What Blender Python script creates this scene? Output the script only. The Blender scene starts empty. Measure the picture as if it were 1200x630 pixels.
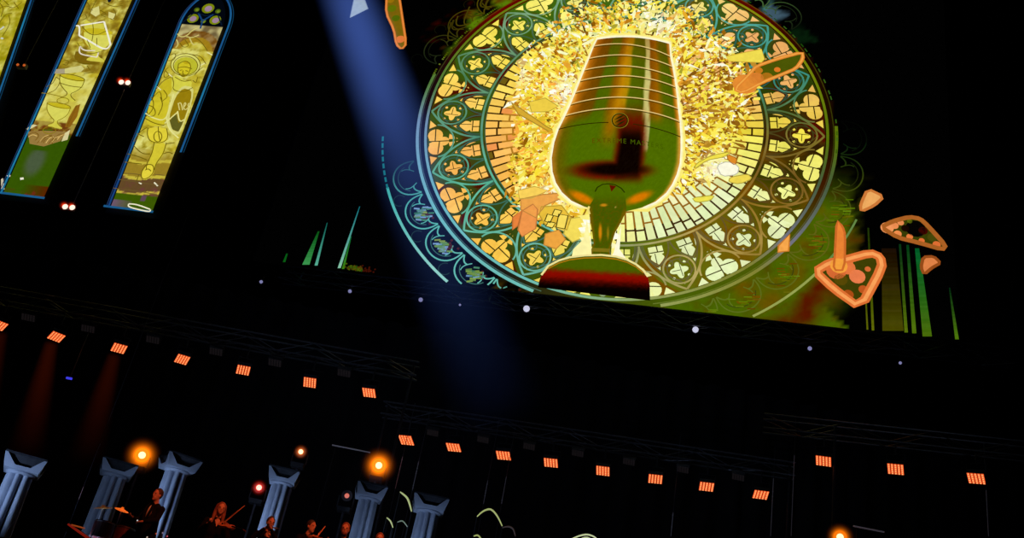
import bpy, bmesh, math, random
from mathutils import Vector, Matrix, noise
random.seed(7)
PI = math.pi
SC = bpy.context.scene
COL = SC.collection
SC.view_settings.view_transform = 'Standard'
SC.view_settings.look = 'None'

# ------------------------------------------------------------------ camera
F_PX, PITCH, ROLL, PSI = 1176.3, .488954, .194495, .179509
CAM_Z = 1.6
_F = Vector((0, math.cos(PITCH), math.sin(PITCH)))
_U0 = Vector((0, -math.sin(PITCH), math.cos(PITCH)))
_X = math.cos(ROLL) * Vector((1, 0, 0)) + math.sin(ROLL) * _U0
_U = -math.sin(ROLL) * Vector((1, 0, 0)) + math.cos(ROLL) * _U0
cd = bpy.data.cameras.new('camera'); cam = bpy.data.objects.new('camera', cd)
COL.objects.link(cam)
m = Matrix.Identity(4)
for i in range(3):
    m[i][0] = _X[i]; m[i][1] = _U[i]; m[i][2] = -_F[i]
m.translation = Vector((0, 0, CAM_Z))
cam.matrix_world = m
cd.sensor_width = 36; cd.lens = F_PX / 1200 * 36; cd.clip_end = 300
SC.camera = cam

def ray(px, py):
    return _F + _X * ((px - 600) / F_PX) - _U * ((py - 315) / F_PX)
def at(px, py, Y):                       # point of the place seen at a photo pixel, on the vertical plane y = Y
    d = ray(px, py); return Vector((0, 0, CAM_Z)) + d * (Y / d.y)
DS = 40.0
NS = Vector((math.sin(PSI), math.cos(PSI), 0)); TS = Vector((math.cos(PSI), -math.sin(PSI), 0))
def sp(px, py):                          # the same on the big screen's plane, in the screen's own x, z
    d = ray(px, py); P = d * (DS / d.dot(NS))
    return (P.dot(TS), P.z + CAM_Z)
PXM = .0417                              # metres per photo pixel on the screen

# ------------------------------------------------------------------ helpers
def lin(c):
    return tuple((v / 255 / 12.92 if v / 255 <= .04045 else ((v / 255 + .055) / 1.055) ** 2.4) for v in c[:3])
def clampc(c): return tuple(max(0, min(255, v)) for v in c)
def mixc(a, b, t):
    t = max(0, min(1, t)); return tuple(a[i] * (1 - t) + b[i] * t for i in range(3))
def jit(c, a):
    k = random.uniform(-a, a); return clampc(tuple(v + k + random.uniform(-a, a) * .3 for v in c))
def table(t, keys):
    if t <= keys[0][0]: return keys[0][1]
    for (a, va), (b, vb) in zip(keys, keys[1:]):
        if t <= b:
            k = (t - a) / (b - a)
            return mixc(va, vb, k) if isinstance(va, tuple) else va * (1 - k) + vb * k
    return keys[-1][1]

def mat(name, base=(.1, .1, .1), rough=.6, metal=0., emit=None, strength=1., bump=0., var=.3, scale=8.):
    mt = bpy.data.materials.new(name); mt.use_nodes = True
    nt = mt.node_tree; b = nt.nodes['Principled BSDF']
    b.inputs['Roughness'].default_value = rough; b.inputs['Metallic'].default_value = metal
    tc = nt.nodes.new('ShaderNodeTexCoord'); nz = nt.nodes.new('ShaderNodeTexNoise')
    nz.inputs['Scale'].default_value = scale; nt.links.new(tc.outputs['Object'], nz.inputs['Vector'])
    cr = nt.nodes.new('ShaderNodeValToRGB')
    cr.color_ramp.elements[0].color = (*[c * (1 - var) for c in base], 1); cr.color_ramp.elements[0].position = .3
    cr.color_ramp.elements[1].color = (*[min(1, c * (1 + var)) for c in base], 1); cr.color_ramp.elements[1].position = .7
    nt.links.new(nz.outputs['Fac'], cr.inputs['Fac']); nt.links.new(cr.outputs['Color'], b.inputs['Base Color'])
    if emit:
        b.inputs['Emission Color'].default_value = (*emit, 1); b.inputs['Emission Strength'].default_value = strength
    if bump:
        bp = nt.nodes.new('ShaderNodeBump'); bp.inputs['Strength'].default_value = bump
        nt.links.new(nz.outputs['Fac'], bp.inputs['Height']); nt.links.new(bp.outputs['Normal'], b.inputs['Normal'])
    return mt
def led_mat(name, strength=1.):          # an LED picture: colour stored on the mesh, slight pixel unevenness
    mt = bpy.data.materials.new(name); mt.use_nodes = True
    nt = mt.node_tree; nt.nodes.clear()
    out = nt.nodes.new('ShaderNodeOutputMaterial'); em = nt.nodes.new('ShaderNodeEmission')
    at_ = nt.nodes.new('ShaderNodeAttribute'); at_.attribute_name = 'Col'
    tc = nt.nodes.new('ShaderNodeTexCoord'); nz = nt.nodes.new('ShaderNodeTexNoise'); nz.inputs['Scale'].default_value = 5
    mr = nt.nodes.new('ShaderNodeMapRange'); mr.inputs['From Min'].default_value = .3; mr.inputs['From Max'].default_value = .7
    mr.inputs['To Min'].default_value = .94 * strength; mr.inputs['To Max'].default_value = 1.06 * strength
    nt.links.new(tc.outputs['Object'], nz.inputs['Vector']); nt.links.new(nz.outputs['Fac'], mr.inputs['Value'])
    nt.links.new(at_.outputs['Color'], em.inputs['Color']); nt.links.new(mr.outputs['Result'], em.inputs['Strength'])
    nt.links.new(em.outputs['Emission'], out.inputs['Surface'])
    return mt
M_LED = led_mat('led_picture')
M_BLACK = mat('black_panel', (.003, .003, .003), .8)
M_CLOTH = mat('black_drape', (.012, .009, .008), .95, bump=.2, scale=2)
M_METAL = mat('truss_metal', (.16, .16, .18), .4, .7)
M_HOUSE = mat('fixture_black', (.03, .03, .032), .5)

def link(o, parent=None):
    COL.objects.link(o)
    if parent: o.parent = parent
    return o
def tag(o, label=None, cat=None, group=None, kind=None):
    if label: o['label'] = label
    if cat: o['category'] = cat
    if group: o['group'] = group
    if kind: o['kind'] = kind
    return o
def empty(name, loc, label, cat, group=None, rot=(0, 0, 0)):
    o = bpy.data.objects.new(name, None); o.location = loc; o.rotation_euler = rot; o.empty_display_size = .2
    link(o); return tag(o, label, cat, group)
class MB:                                # collects shapes into one mesh
    def __init__(s): s.v = []; s.f = []; s.c = []; s.fm = []
    def poly(s, pts, col=None, mi=0):
        n = len(s.v); s.v += [tuple(p) for p in pts]; s.f.append(tuple(range(n, n + len(pts)))); s.fm.append(mi)
        if col is None: col = (255, 255, 255)
        s.c += (col if isinstance(col, list) else [col] * len(pts))
    def box(s, cx, cy, cz, sx, sy, sz, M=None, mi=0, taper=1.):
        P = []
        for z, k in ((-1, 1), (1, taper)):
            for x, y in ((-1, -1), (1, -1), (1, 1), (-1, 1)):
                p = Vector((cx + x * sx / 2 * k, cy + y * sy / 2 * k, cz + z * sz / 2)); P.append(M @ p if M else p)
        for q in ((3, 2, 1, 0), (4, 5, 6, 7), (0, 1, 5, 4), (1, 2, 6, 5), (2, 3, 7, 6), (3, 0, 4, 7)):
            s.poly([P[i] for i in q], mi=mi)
    def tube(s, pts, rad, n=8, mi=0, caps=True):
        pts = [Vector(p) for p in pts]; R = rad if isinstance(rad, (list, tuple)) else [rad] * len(pts)
        rings = []; ref = None
        for i, p in enumerate(pts):
            d = (pts[min(i + 1, len(pts) - 1)] - pts[max(i - 1, 0)]).normalized()
            if ref is None: ref = Vector((0, 0, 1)) if abs(d.z) < .9 else Vector((1, 0, 0))
            a = (ref - d * ref.dot(d)).normalized(); b = d.cross(a); ref = a
            rings.append([p + (a * math.cos(k * 2 * PI / n) + b * math.sin(k * 2 * PI / n)) * R[i] for k in range(n)])
        for A, B in zip(rings, rings[1:]):
            for k in range(n): s.poly([A[k], A[(k + 1) % n], B[(k + 1) % n], B[k]], mi=mi)
        if caps: s.poly(rings[0][::-1], mi=mi); s.poly(rings[-1], mi=mi)
    def ball(s, c, r, n=10, sx=1, sy=1, sz=1, M=None, mi=0):
        c = Vector(c); g = []
        for i in range(n + 1):
            ph = PI * i / n; row = []
            for k in range(n * 2):
                th = PI * k / n
                q = Vector((math.sin(ph) * math.cos(th) * r * sx, math.sin(ph) * math.sin(th) * r * sy, math.cos(ph) * r * sz))
                row.append(c + (M @ q if M else q))
            g.append(row)
        for i in range(n):
            for k in range(n * 2):
                k2 = (k + 1) % (n * 2)
                if i == 0: s.poly([g[0][0], g[1][k], g[1][k2]], mi=mi)
                elif i == n - 1: s.poly([g[i][k], g[n][0], g[i][k2]], mi=mi)
                else: s.poly([g[i][k], g[i + 1][k], g[i + 1][k2], g[i][k2]], mi=mi)
    def build(s, name, mats, parent=None, smooth=False, weld=False, color=False):
        me = bpy.data.meshes.new(name); me.from_pydata(s.v, [], s.f)
        for mt in (mats if isinstance(mats, (list, tuple)) else [mats]): me.materials.append(mt)
        me.polygons.foreach_set('material_index', s.fm)
        if color:
            ca = me.color_attributes.new('Col', 'FLOAT_COLOR', 'CORNER'); buf = []; cache = {}
            for c in s.c:
                if c not in cache: cache[c] = lin(clampc(c)) + (1.,)
                buf += cache[c]
            ca.data.foreach_set('color', buf)
        if weld:
            bm = bmesh.new(); bm.from_mesh(me); bmesh.ops.remove_doubles(bm, verts=bm.verts, dist=1e-5)
            bmesh.ops.recalc_face_normals(bm, faces=bm.faces); bm.to_mesh(me); bm.free()
        if smooth: me.polygons.foreach_set('use_smooth', [True] * len(me.polygons))
        o = bpy.data.objects.new(name, me); return link(o, parent)

class Flat(MB):                          # flat coloured shapes lying on a screen at one layer
    def __init__(s, layer): super().__init__(); s.y = -.03 * layer
    def area(s, pts, col, dy=0.):
        ar = sum(a[0] * b[1] - b[0] * a[1] for a, b in zip(pts, pts[1:] + pts[:1]))
        if ar < 0: pts = pts[::-1]; col = col[::-1] if isinstance(col, list) else col
        s.poly([(p[0], s.y - dy, p[1]) for p in pts], col)
    def line(s, pts, w, col, closed=False, dy=0.):
        n = len(pts); L = []; R = []
        for i, p in enumerate(pts):
            a = pts[(i - 1) % n] if closed or i > 0 else p; b = pts[(i + 1) % n] if closed or i < n - 1 else p
            dx, dz = b[0] - a[0], b[1] - a[1]; l = math.hypot(dx, dz) or 1
            ww = w[i] if isinstance(w, list) else w
            L.append((p[0] - dz / l * ww / 2, p[1] + dx / l * ww / 2)); R.append((p[0] + dz / l * ww / 2, p[1] - dx / l * ww / 2))
        for i in range(n if closed else n - 1):
            j = (i + 1) % n
            if callable(col): ci = col(*pts[i]); cj = col(*pts[j]); cc = [ci, cj, cj, ci]
            else: cc = col
            s.area([R[i], R[j], L[j], L[i]], cc, dy)
    def circle(s, c, r, col, n=14, dy=0., sx=1.):
        s.area([(c[0] + r * sx * math.cos(2 * PI * k / n), c[1] + r * math.sin(2 * PI * k / n)) for k in range(n)], col, dy)
    def grid(s, P, C):                   # P[i][j] points, C(i,j) colours
        for i in range(len(P) - 1):
            for j in range(len(P[0]) - 1):
                s.area([P[i][j], P[i][j + 1], P[i + 1][j + 1], P[i + 1][j]],
                       [C[i][j], C[i][j + 1], C[i + 1][j + 1], C[i + 1][j]])
def nz(x, z, sc=1., seed=0.): return noise.noise(Vector((x * sc, z * sc, seed)))
def fnz(x, z, sc=1., seed=0.): return noise.fractal(Vector((x * sc, z * sc, seed)), .8, 2.1, 4)

# ------------------------------------------------------------------ the hall
def slab(name, c, s, mt, label=None):
    b = MB(); b.box(*c, *s); o = b.build(name, mt); o['kind'] = 'structure'; return o
M_FLOOR = mat('dark_floor', (.02, .02, .02), .5)
slab('floor', (0, 25, -.1), (110, 70, .2), M_FLOOR)
slab('ceiling', (0, 25, 54.1), (110, 70, .2), M_BLACK)
slab('wall_back', (0, 58, 27), (110, .4, 54), M_BLACK)
slab('wall_left', (-54.8, 25, 27), (.4, 70, 54), M_BLACK)
slab('wall_right', (54.8, 25, 27), (.4, 70, 54), M_BLACK)
# raised orchestra platform
DECK = 4.2
b = MB(); b.box(0, 29, DECK - .15, 60, 22, .3)
for x in range(-28, 29, 4):
    for y in (18.5, 28, 39): b.box(x, y, (DECK - .3) / 2, .25, .25, DECK - .3)
o = b.build('trim_stage', M_FLOOR); o['kind'] = 'structure'
# black curtain behind the columns
b = MB(); N = 260; prev = None
for i in range(N + 1):
    x = -30 + 60 * i / N; y = 41.0 + .22 * math.sin(i * 1.3) + .08 * math.sin(i * 3.1)
    if prev: b.poly([(prev[0], prev[1], DECK), (x, y, DECK), (x, y, 19.6), (prev[0], prev[1], 19.6)])
    prev = (x, y)
o = b.build('stage_curtain', M_CLOTH, smooth=True, weld=True)
tag(o, 'black pleated curtain hanging behind the columns below the big screen', 'curtain')

# ------------------------------------------------------------------ the big screen
OS = Vector((0, 0, 0)) + NS * DS
SCR_L, SCR_R, SCR_B, SCR_T = -19.6, 12.25, 22.08, 47.5
screen = empty('led_screen', (OS.x, OS.y, 0), 'huge dark LED wall showing a shattering round stained glass window and a gold trophy', 'screen', rot=(0, 0, -PSI))
b = MB(); b.box((SCR_L + SCR_R) / 2, .25, (SCR_B + SCR_T) / 2, SCR_R - SCR_L, .5, SCR_T - SCR_B)
b.build('display_panel', M_BLACK, screen)
for x in (-17, -10, -3, 4, 10.5):
    b = MB(); b.tube([(x, .3, SCR_T - .1), (x, .3, 54)], .04, 6); b.build('hanging_cable', M_METAL, screen)
C0 = (-3.214, 31.89); A1, A2, A3, A4 = 6.92, 9.75, 10.18, 11.93
def P(r, deg): return (C0[0] + r * math.cos(math.radians(deg)), C0[1] + r * math.sin(math.radians(deg)))
def polar(x, z): return math.hypot(x - C0[0], z - C0[1]), math.degrees(math.atan2(z - C0[1], x - C0[0])) % 360
def inside(p): return SCR_L + .05 < p[0] < SCR_R - .05 and p[1] > SCR_B + .02

LINE = [(0, (125, 110, 40)), (12, (80, 110, 60)), (25, (60, 145, 130)), (60, (80, 165, 150)), (95, (115, 165, 130)), (130, (120, 160, 120)),
        (165, (85, 135, 95)), (190, (90, 150, 125)), (215, (90, 180, 150)), (250, (110, 180, 160)), (275, (150, 160, 110)),
        (300, (175, 155, 85)), (330, (150, 115, 40)), (345, (120, 90, 35)), (360, (125, 110, 40))]
FILL = [(0, (60, 32, 5)), (20, (42, 60, 5)), (45, (55, 75, 20)), (80, (66, 100, 20)), (130, (62, 100, 12)), (165, (56, 86, 12)),
        (200, (58, 78, 22)), (230, (52, 70, 20)), (260, (60, 85, 10)), (285, (92, 108, 12)), (315, (112, 98, 8)), (340, (60, 60, 0)), (360, (45, 25, 5))]
CELL = [(0, (240, 226, 70)), (15, (235, 190, 90)), (28, (232, 165, 95)), (50, (245, 185, 110)), (75, (246, 238, 130)), (110, (250, 242, 130)),
        (145, (250, 230, 90)), (175, (252, 208, 92)), (195, (250, 184, 92)), (215, (254, 192, 88)), (240, (254, 202, 78)), (268, (242, 236, 110)),
        (290, (228, 240, 180)), (325, (232, 242, 185)), (345, (240, 236, 120)), (360, (238, 228, 90))]
BAND = [(0, (25, 12, 0)), (30, (30, 8, 0)), (55, (85, 8, 0)), (100, (100, 10, 0)), (140, (95, 5, 0)), (165, (30, 8, 8)), (200, (10, 12, 30)),
        (235, (15, 15, 25)), (262, (50, 50, 10)), (290, (72, 95, 5)), (325, (75, 85, 5)), (345, (60, 25, 0)), (360, (25, 12, 0))]
RIMC = [(0, (85, 110, 10)), (40, (130, 140, 10)), (70, (130, 130, 20)), (120, (110, 130, 20)), (150, (100, 120, 15)), (172, (80, 120, 60)),
        (185, (110, 140, 170)), (215, (105, 180, 190)), (250, (110, 190, 180)), (285, (150, 160, 90)), (312, (130, 130, 50)), (325, (115, 115, 130)),
        (345, (70, 90, 60)), (360, (85, 110, 10))]
def tcol(T, x, z): return table(polar(x, z)[1], T)
def linecol(x, z):
    k = 18 * nz(x, z, 1.4); return tuple(v + k for v in tcol(LINE, x, z))
def fillcol(x, z):
    c = tcol(FILL, x, z); th = polar(x, z)[1]
    g = nz(x, z, .9, 3.3)
    if 90 < th < 255 or th < 40: c = mixc(c, (80, 8, 0), max(0, g) * 2.4)
    else: c = mixc(c, (120, 75, 0), max(0, g) * 1.6)
    return tuple(int(v) for v in c)

# backdrop glow behind the round window
f = Flat(1); GX, GZ = 150, 120
PP = []; CC = []
for j in range(GZ + 1):
    row = []; cr = []
    for i in range(GX + 1):
        x = SCR_L + .1 + (SCR_R - SCR_L - .2) * i / GX; z = SCR_B + .03 + (46.5 - SCR_B) * j / GZ
        r, th = polar(x, z); c = (1, 1, 1)
        n1 = fnz(x, z, .5, 1.); n2 = fnz(x, z, 1.6, 5.)
        if r < A3 or (96 < th < 141 and r < 10.26 + .08 * n2): c = tcol(BAND, x, z)
        else:
            if th > 262 and th < 360:      # lower right olive green
                k = max(0, min(1, (A4 + 2.3 - r) / 1.2)) if th > 318 else 1
                k *= max(0, min(1, (353 - th) / 14)) * max(0, min(1, (8.3 - x) / .7 + n2))
                c = mixc(c, (72, 98, 2), k)
                mr = max(0, min(1, 1 - abs(r - A4 - .9 - .5 * n1) / 1.)) * k
                c = mixc(c, (85, 22, 0), mr * (.9 if 300 < th < 325 else .55) + .5 * max(0, n2) * k)
                if r < A4: c = mixc(c, (100, 80, 0), max(0, n1 * 1.5) * k)
            if 118 < th < 161 and (10.26 if th < 141 else 9.98) < r < A4 + .3:
                k = max(0, min(1, .75 + 1.5 * math.sin(math.radians((th - 131) * 32)) + n2)) * max(0, min(1, (A4 - .75 - r - max(0, th - 140) * .03) / .3 + n2 * 2))
                if th > 152: k *= .6
                c = mixc(c, (85, 122, 5), k); c = mixc(c, (90, 5, 0), max(0, n2) * .8 * (1 if th > 128 else .4))
            if 244 < th < 262 and r < A4: c = mixc(c, (95, 70, 0), max(0, .3 + n2) * .6)
            if 34 < th < 78 and 10.2 < r < A4 + .1:
                k = max(0, min(1, .6 + 1.3 * math.sin(math.radians((th - 46.5) * 32)) + n2)) * max(0, min(1, (A4 - .8 - r) / .3 + n2 * 2))
                c = mixc(c, (70, 130, 125) if th > 52 else (60, 85, 100) if th > 45 else (10, 45, 15), k * (1 if th > 44 else .6))
        cr.append(tuple(int(v) for v in c)); row.append((x, z))
    PP.append(row); CC.append(cr)
f.grid(PP, CC); f.build('backdrop_glow', M_LED, screen, color=True)

# ---- round window
f = Flat(2)                               # dark bed of the round window
for k in range(180):
    a, c = 2 * k, 2 * k + 2
    for r0, r1 in ((0.01, 3.5), (3.5, 6.0), (6.0, A1), (A1, 8.3), (8.3, A2)):
        q = [P(r0, a), P(r1, a), P(r1, c), P(r0, c)]
        if r0 < A1:
            base = (62, 38, 4)
            if r0 < 6: base = (175, 120, 30) if 110 < a < 250 else (150, 100, 20)
            col = [base] * 4
        else: col = [fillcol(*p) for p in q]
        if all(inside(p) for p in q): f.area(q, col)
rose = f.build('rose_window', M_LED, screen, color=True)

f = Flat(3)                               # brick shaped panes in radial rows
NB = 88
def pane(f, r0, r1, t0, t1, gap=.05):
    rm = (r0 + r1) / 2; ga = math.degrees(gap / rm)
    q = [P(r0 + gap, t0 + ga), P(r1 - gap, t0 + ga), P(r1 - gap, t1 - ga), P(r0 + gap, t1 - ga)]
    if not all(inside(p) for p in q): return
    x, z = P(rm, (t0 + t1) / 2); c = tcol(CELL, x, z)
    c = jit(c, 10)
    if random.random() < .12 and 140 < polar(x, z)[1] < 250: c = jit((238, 150, 75), 8)
    if rm < 5.2 and random.random() < .3: c = mixc(c, (255, 250, 190), .6)
    if random.random() < .04: c = (110, 90, 20)
    f.area(q, tuple(int(v) for v in c))
for k in range(NB):
    t0, t1 = 360 * k / NB, 360 * (k + 1) / NB
    r = A1 - .05 + (0 if k % 2 else .0); first = random.uniform(.3, 1.3)
    while r > 3.2:
        l = first if first else random.uniform(.8, 1.5); first = None
        pane(f, max(r - l, 3.0), r, t0, t1, .045); r -= l
TIP = 1.5
def loc(r, off, tip): return P(r, tip + off)
def tang(r, tip, dr, dt):                 # point by radial and tangential metres from (r, tip)
    a = math.radians(tip); return (C0[0] + (r + dr) * math.cos(a) - dt * math.sin(a), C0[1] + (r + dr) * math.sin(a) + dt * math.cos(a))
def blob(f, r, tip, dr, dt, rad, fn=None, n=16, c=None, dy=0.):
    ctr = tang(r, tip, dr, dt)
    cc = c or tuple(int(v) for v in jit(tcol(CELL, *ctr), 7)); a = math.radians(tip); q = []
    for k in range(n):
        ph = 2 * PI * k / n; rr = rad * (fn(ph) if fn else 1)
        q.append(tang(r, tip, dr + rr * math.cos(ph), dt + rr * math.sin(ph)))
    if all(inside(p) for p in q): f.area(q, cc, dy)
def cell(f, r, tip, pts, c=None, dy=0.):
    q = [tang(r, tip, a, t) for a, t in pts]
    ctr = q[0]; cc = c or tuple(int(v) for v in jit(tcol(CELL, *ctr), 7))
    if all(inside(p) for p in q): f.area(q, cc, dy)
g = Flat(4); DARK = (48, 30, 4)
def mort(r, tip, p0, p1, w=.055):
    a, c = tang(r, tip, *p0), tang(r, tip, *p1)
    if inside(a) and inside(c): g.line([a, c], w, tuple(int(v) for v in mixc(tcol(FILL, *a), (30, 15, 0), .5)))
for k in range(16):
    tip = TIP + 22.5 * k; half = tip + 11.25
    # quatrefoil with its small side lights
    blob(f, 8.57, tip, 0, 0, .42, lambda p: .8 + .24 * math.cos(4 * p), 32)
    for q in range(4):
        a = PI / 4 + q * PI / 2
        blob(f, 8.57, tip, .5 * math.cos(a), .5 * math.sin(a), .075, n=6)
    cell(f, 8.57, tip, [(.82, -.1), (.82, .1), (.7, 0)])
    mort(8.57, tip, (-.32, .1), (.35, .06), .035); mort(8.57, tip, (.0, -.34), (.02, .08), .035)
    for sgn in (-1, 1):
        tt = tip + sgn * 5.35
        w = .33
        cell(f, 7.1, tt, [(.02, -w), (.02, w), (.42, w), (.47, w * .6), (.47, -w * .6), (.42, -w)])
        blob(f, 7.1, tt, .68, 0, .32, n=16)
        cell(f, 7.1, tt, [(.4, -.2), (.4, .2), (.6, .25), (.6, -.25)])
        mort(7.1, tt, (.34, -w), (.34, w)); mort(7.1, tt, (-.05, .06), (.34, .06)); mort(7.1, tt, (.4, -.08), (.98, -.1), .04)
        # light left between lancet, circle and arch
        cell(f, 8.25, tip + sgn * 5.4, [(-.12, -.12 * sgn), (.22, -.1 * sgn), (.02, .24 * sgn)])
        cell(f, 7.55, tip + sgn * 9.4, [(-.28, .0), (.1, .05 * sgn), (.22, -.16 * sgn)])
        cell(f, 9.2, half, [(.38, sgn * .85), (.32, sgn * 1.35), (.02, sgn * .98)])
        cell(f, 8.35, half, [(-.2, sgn * .07), (.28, sgn * .09), (.22, sgn * .42)])
    # trefoil in the spandrel
    blob(f, 9.2, half, .08, -.4, .38); blob(f, 9.2, half, .08, .4, .38); blob(f, 9.2, half, -.33, 0, .27)
    cell(f, 9.2, half, [(-.25, -.25), (.4, -.4), (.4, .4), (-.25, .25)])
    mort(9.2, half, (-.62, .03), (.46, -.03)); mort(9.2, half, (.05, -.78), (.1, .0)); mort(9.2, half, (-.12, .0), (-.02, .76))
    # heart shaped notch of the trefoil
    cell(g, 9.2, half, [(.5, -.12), (.5, .12), (.2, 0)], tuple(int(v) for v in fillcol(*P(9.7, half))))
f.build('glass_pane', M_LED, rose, color=True)['kind'] = 'stuff'
g.build('mortar_line', M_LED, rose, color=True)['kind'] = 'stuff'

f = Flat(5)                               # stone tracery: broad dark bars, then light edges
def keep(pts, fn):
    run = []
    for p in pts:
        if inside(p): run.append(p)
        else:
            if len(run) > 1: fn(run)
            run = []
    if len(run) > 1: fn(run)
def bar(pts, w, hl, dy=0.):
    keep(pts, lambda q: f.line(q, w, fillcol, dy=dy))
    keep(pts, lambda q: f.line(q, hl, linecol, dy=dy + .015))
def thin(pts, w, col=linecol, dy=.02): keep(pts, lambda q: f.line(q, w, col, dy=dy))
dim = lambda x, z: tuple(int(v * .62) for v in linecol(x, z))
for k in range(16):
    tip = TIP + 22.5 * k; half = tip + 11.25
    for sgn in (-1, 1):
        pts = [P(A1 + (9.62 - A1) * s, tip + sgn * 11.25 * (1 - s ** 1.9)) for s in [i / 22 for i in range(23)]]
        bar(pts, .42, .1)
        pts2 = [P(A1 + .0 + (9.3 - A1) * s, tip + sgn * 9.9 * (1 - s ** 1.9)) for s in [i / 20 for i in range(21)]]
        thin(pts2, .05, dim)
        # lancet arches
        for e in (-1, 1):
            ap = [P(A1 + 1.3 * s, tip + sgn * 5.5 + e * 5.2 * (1 - s ** 2.2)) for s in [i / 12 for i in range(13)]]
            keep(ap, lambda q: f.line(q, .16, fillcol, dy=.004)); thin(ap, .07, dim)
        thin([tang(8.15, tip + sgn * 2.6, .1 * math.cos(a) * 2, .1 * math.sin(a) * 2) for a in [i * PI / 4 for i in range(9)]], .05, dim)
    circ = [tang(8.57, tip, .72 * math.cos(a), .72 * math.sin(a)) for a in [i * PI / 14 for i in range(29)]]
    bar(circ, .24, .08, .006)
    circ = [tang(8.57, tip, .54 * math.cos(a), .54 * math.sin(a)) for a in [i * PI / 12 for i in range(25)]]
    thin(circ, .045, dim)
    arc = [tang(9.22, half, -.85 * math.cos(a), .98 * math.sin(a)) for a in [(-1.5 + 3.0 * i / 18) for i in range(19)]]
    thin(arc, .08, linecol)
    thin([tang(9.22, half, -.95 * math.cos(a), 1.08 * math.sin(a)) for a in [(-1.3 + 2.6 * i / 18) for i in range(19)]], .09, fillcol, .01)
def ringline(f, r, w, col, d0=0, d1=360, dy=.03):
    pts = [P(r, d0 + (d1 - d0) * i / 200) for i in range(201)]
    keep(pts, lambda q: f.line(q, w, col, dy=dy))
ringline(f, A1 + .0, .26, fillcol); ringline(f, A1 + .05, .11, linecol, dy=.045); ringline(f, A1 - .13, .04, dim, dy=.045)
ringline(f, 9.75, .16, lambda x, z: tuple(v * .8 for v in tcol(BAND, x, z)), dy=.02)
f.build('tracery', M_LED, rose, color=True)

f = Flat(6)                               # rim: double ring
ringline(f, A2 + .02, .13, lambda x, z: tcol(RIMC, x, z)); ringline(f, A2 + .2, .17, lambda x, z: tcol(BAND, x, z))
rimb = lambda x, z: mixc(tcol(RIMC, x, z), tcol(BAND, x, z), .55)
ringline(f, A2 + .3, .05, rimb)
ringline(f, A3, .15, lambda x, z: tcol(RIMC, x, z), 168, 365)
for i in range(60):                       # broken dashes on the upper left of the rim
    a = 128 + i * .68
    if random.random() < .7: ringline(f, A3 + .05, .1, tuple(int(v) for v in jit((85, 105, 15), 20)), a, a + .45)
for a in range(-4, 60, 2):
    if random.random() < .75: ringline(f, A3 + .02, .06, tuple(int(v) for v in jit((40, 85, 15), 18)), a, a + 1.3)
f.build('rim', M_LED, rose, color=True)

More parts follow.
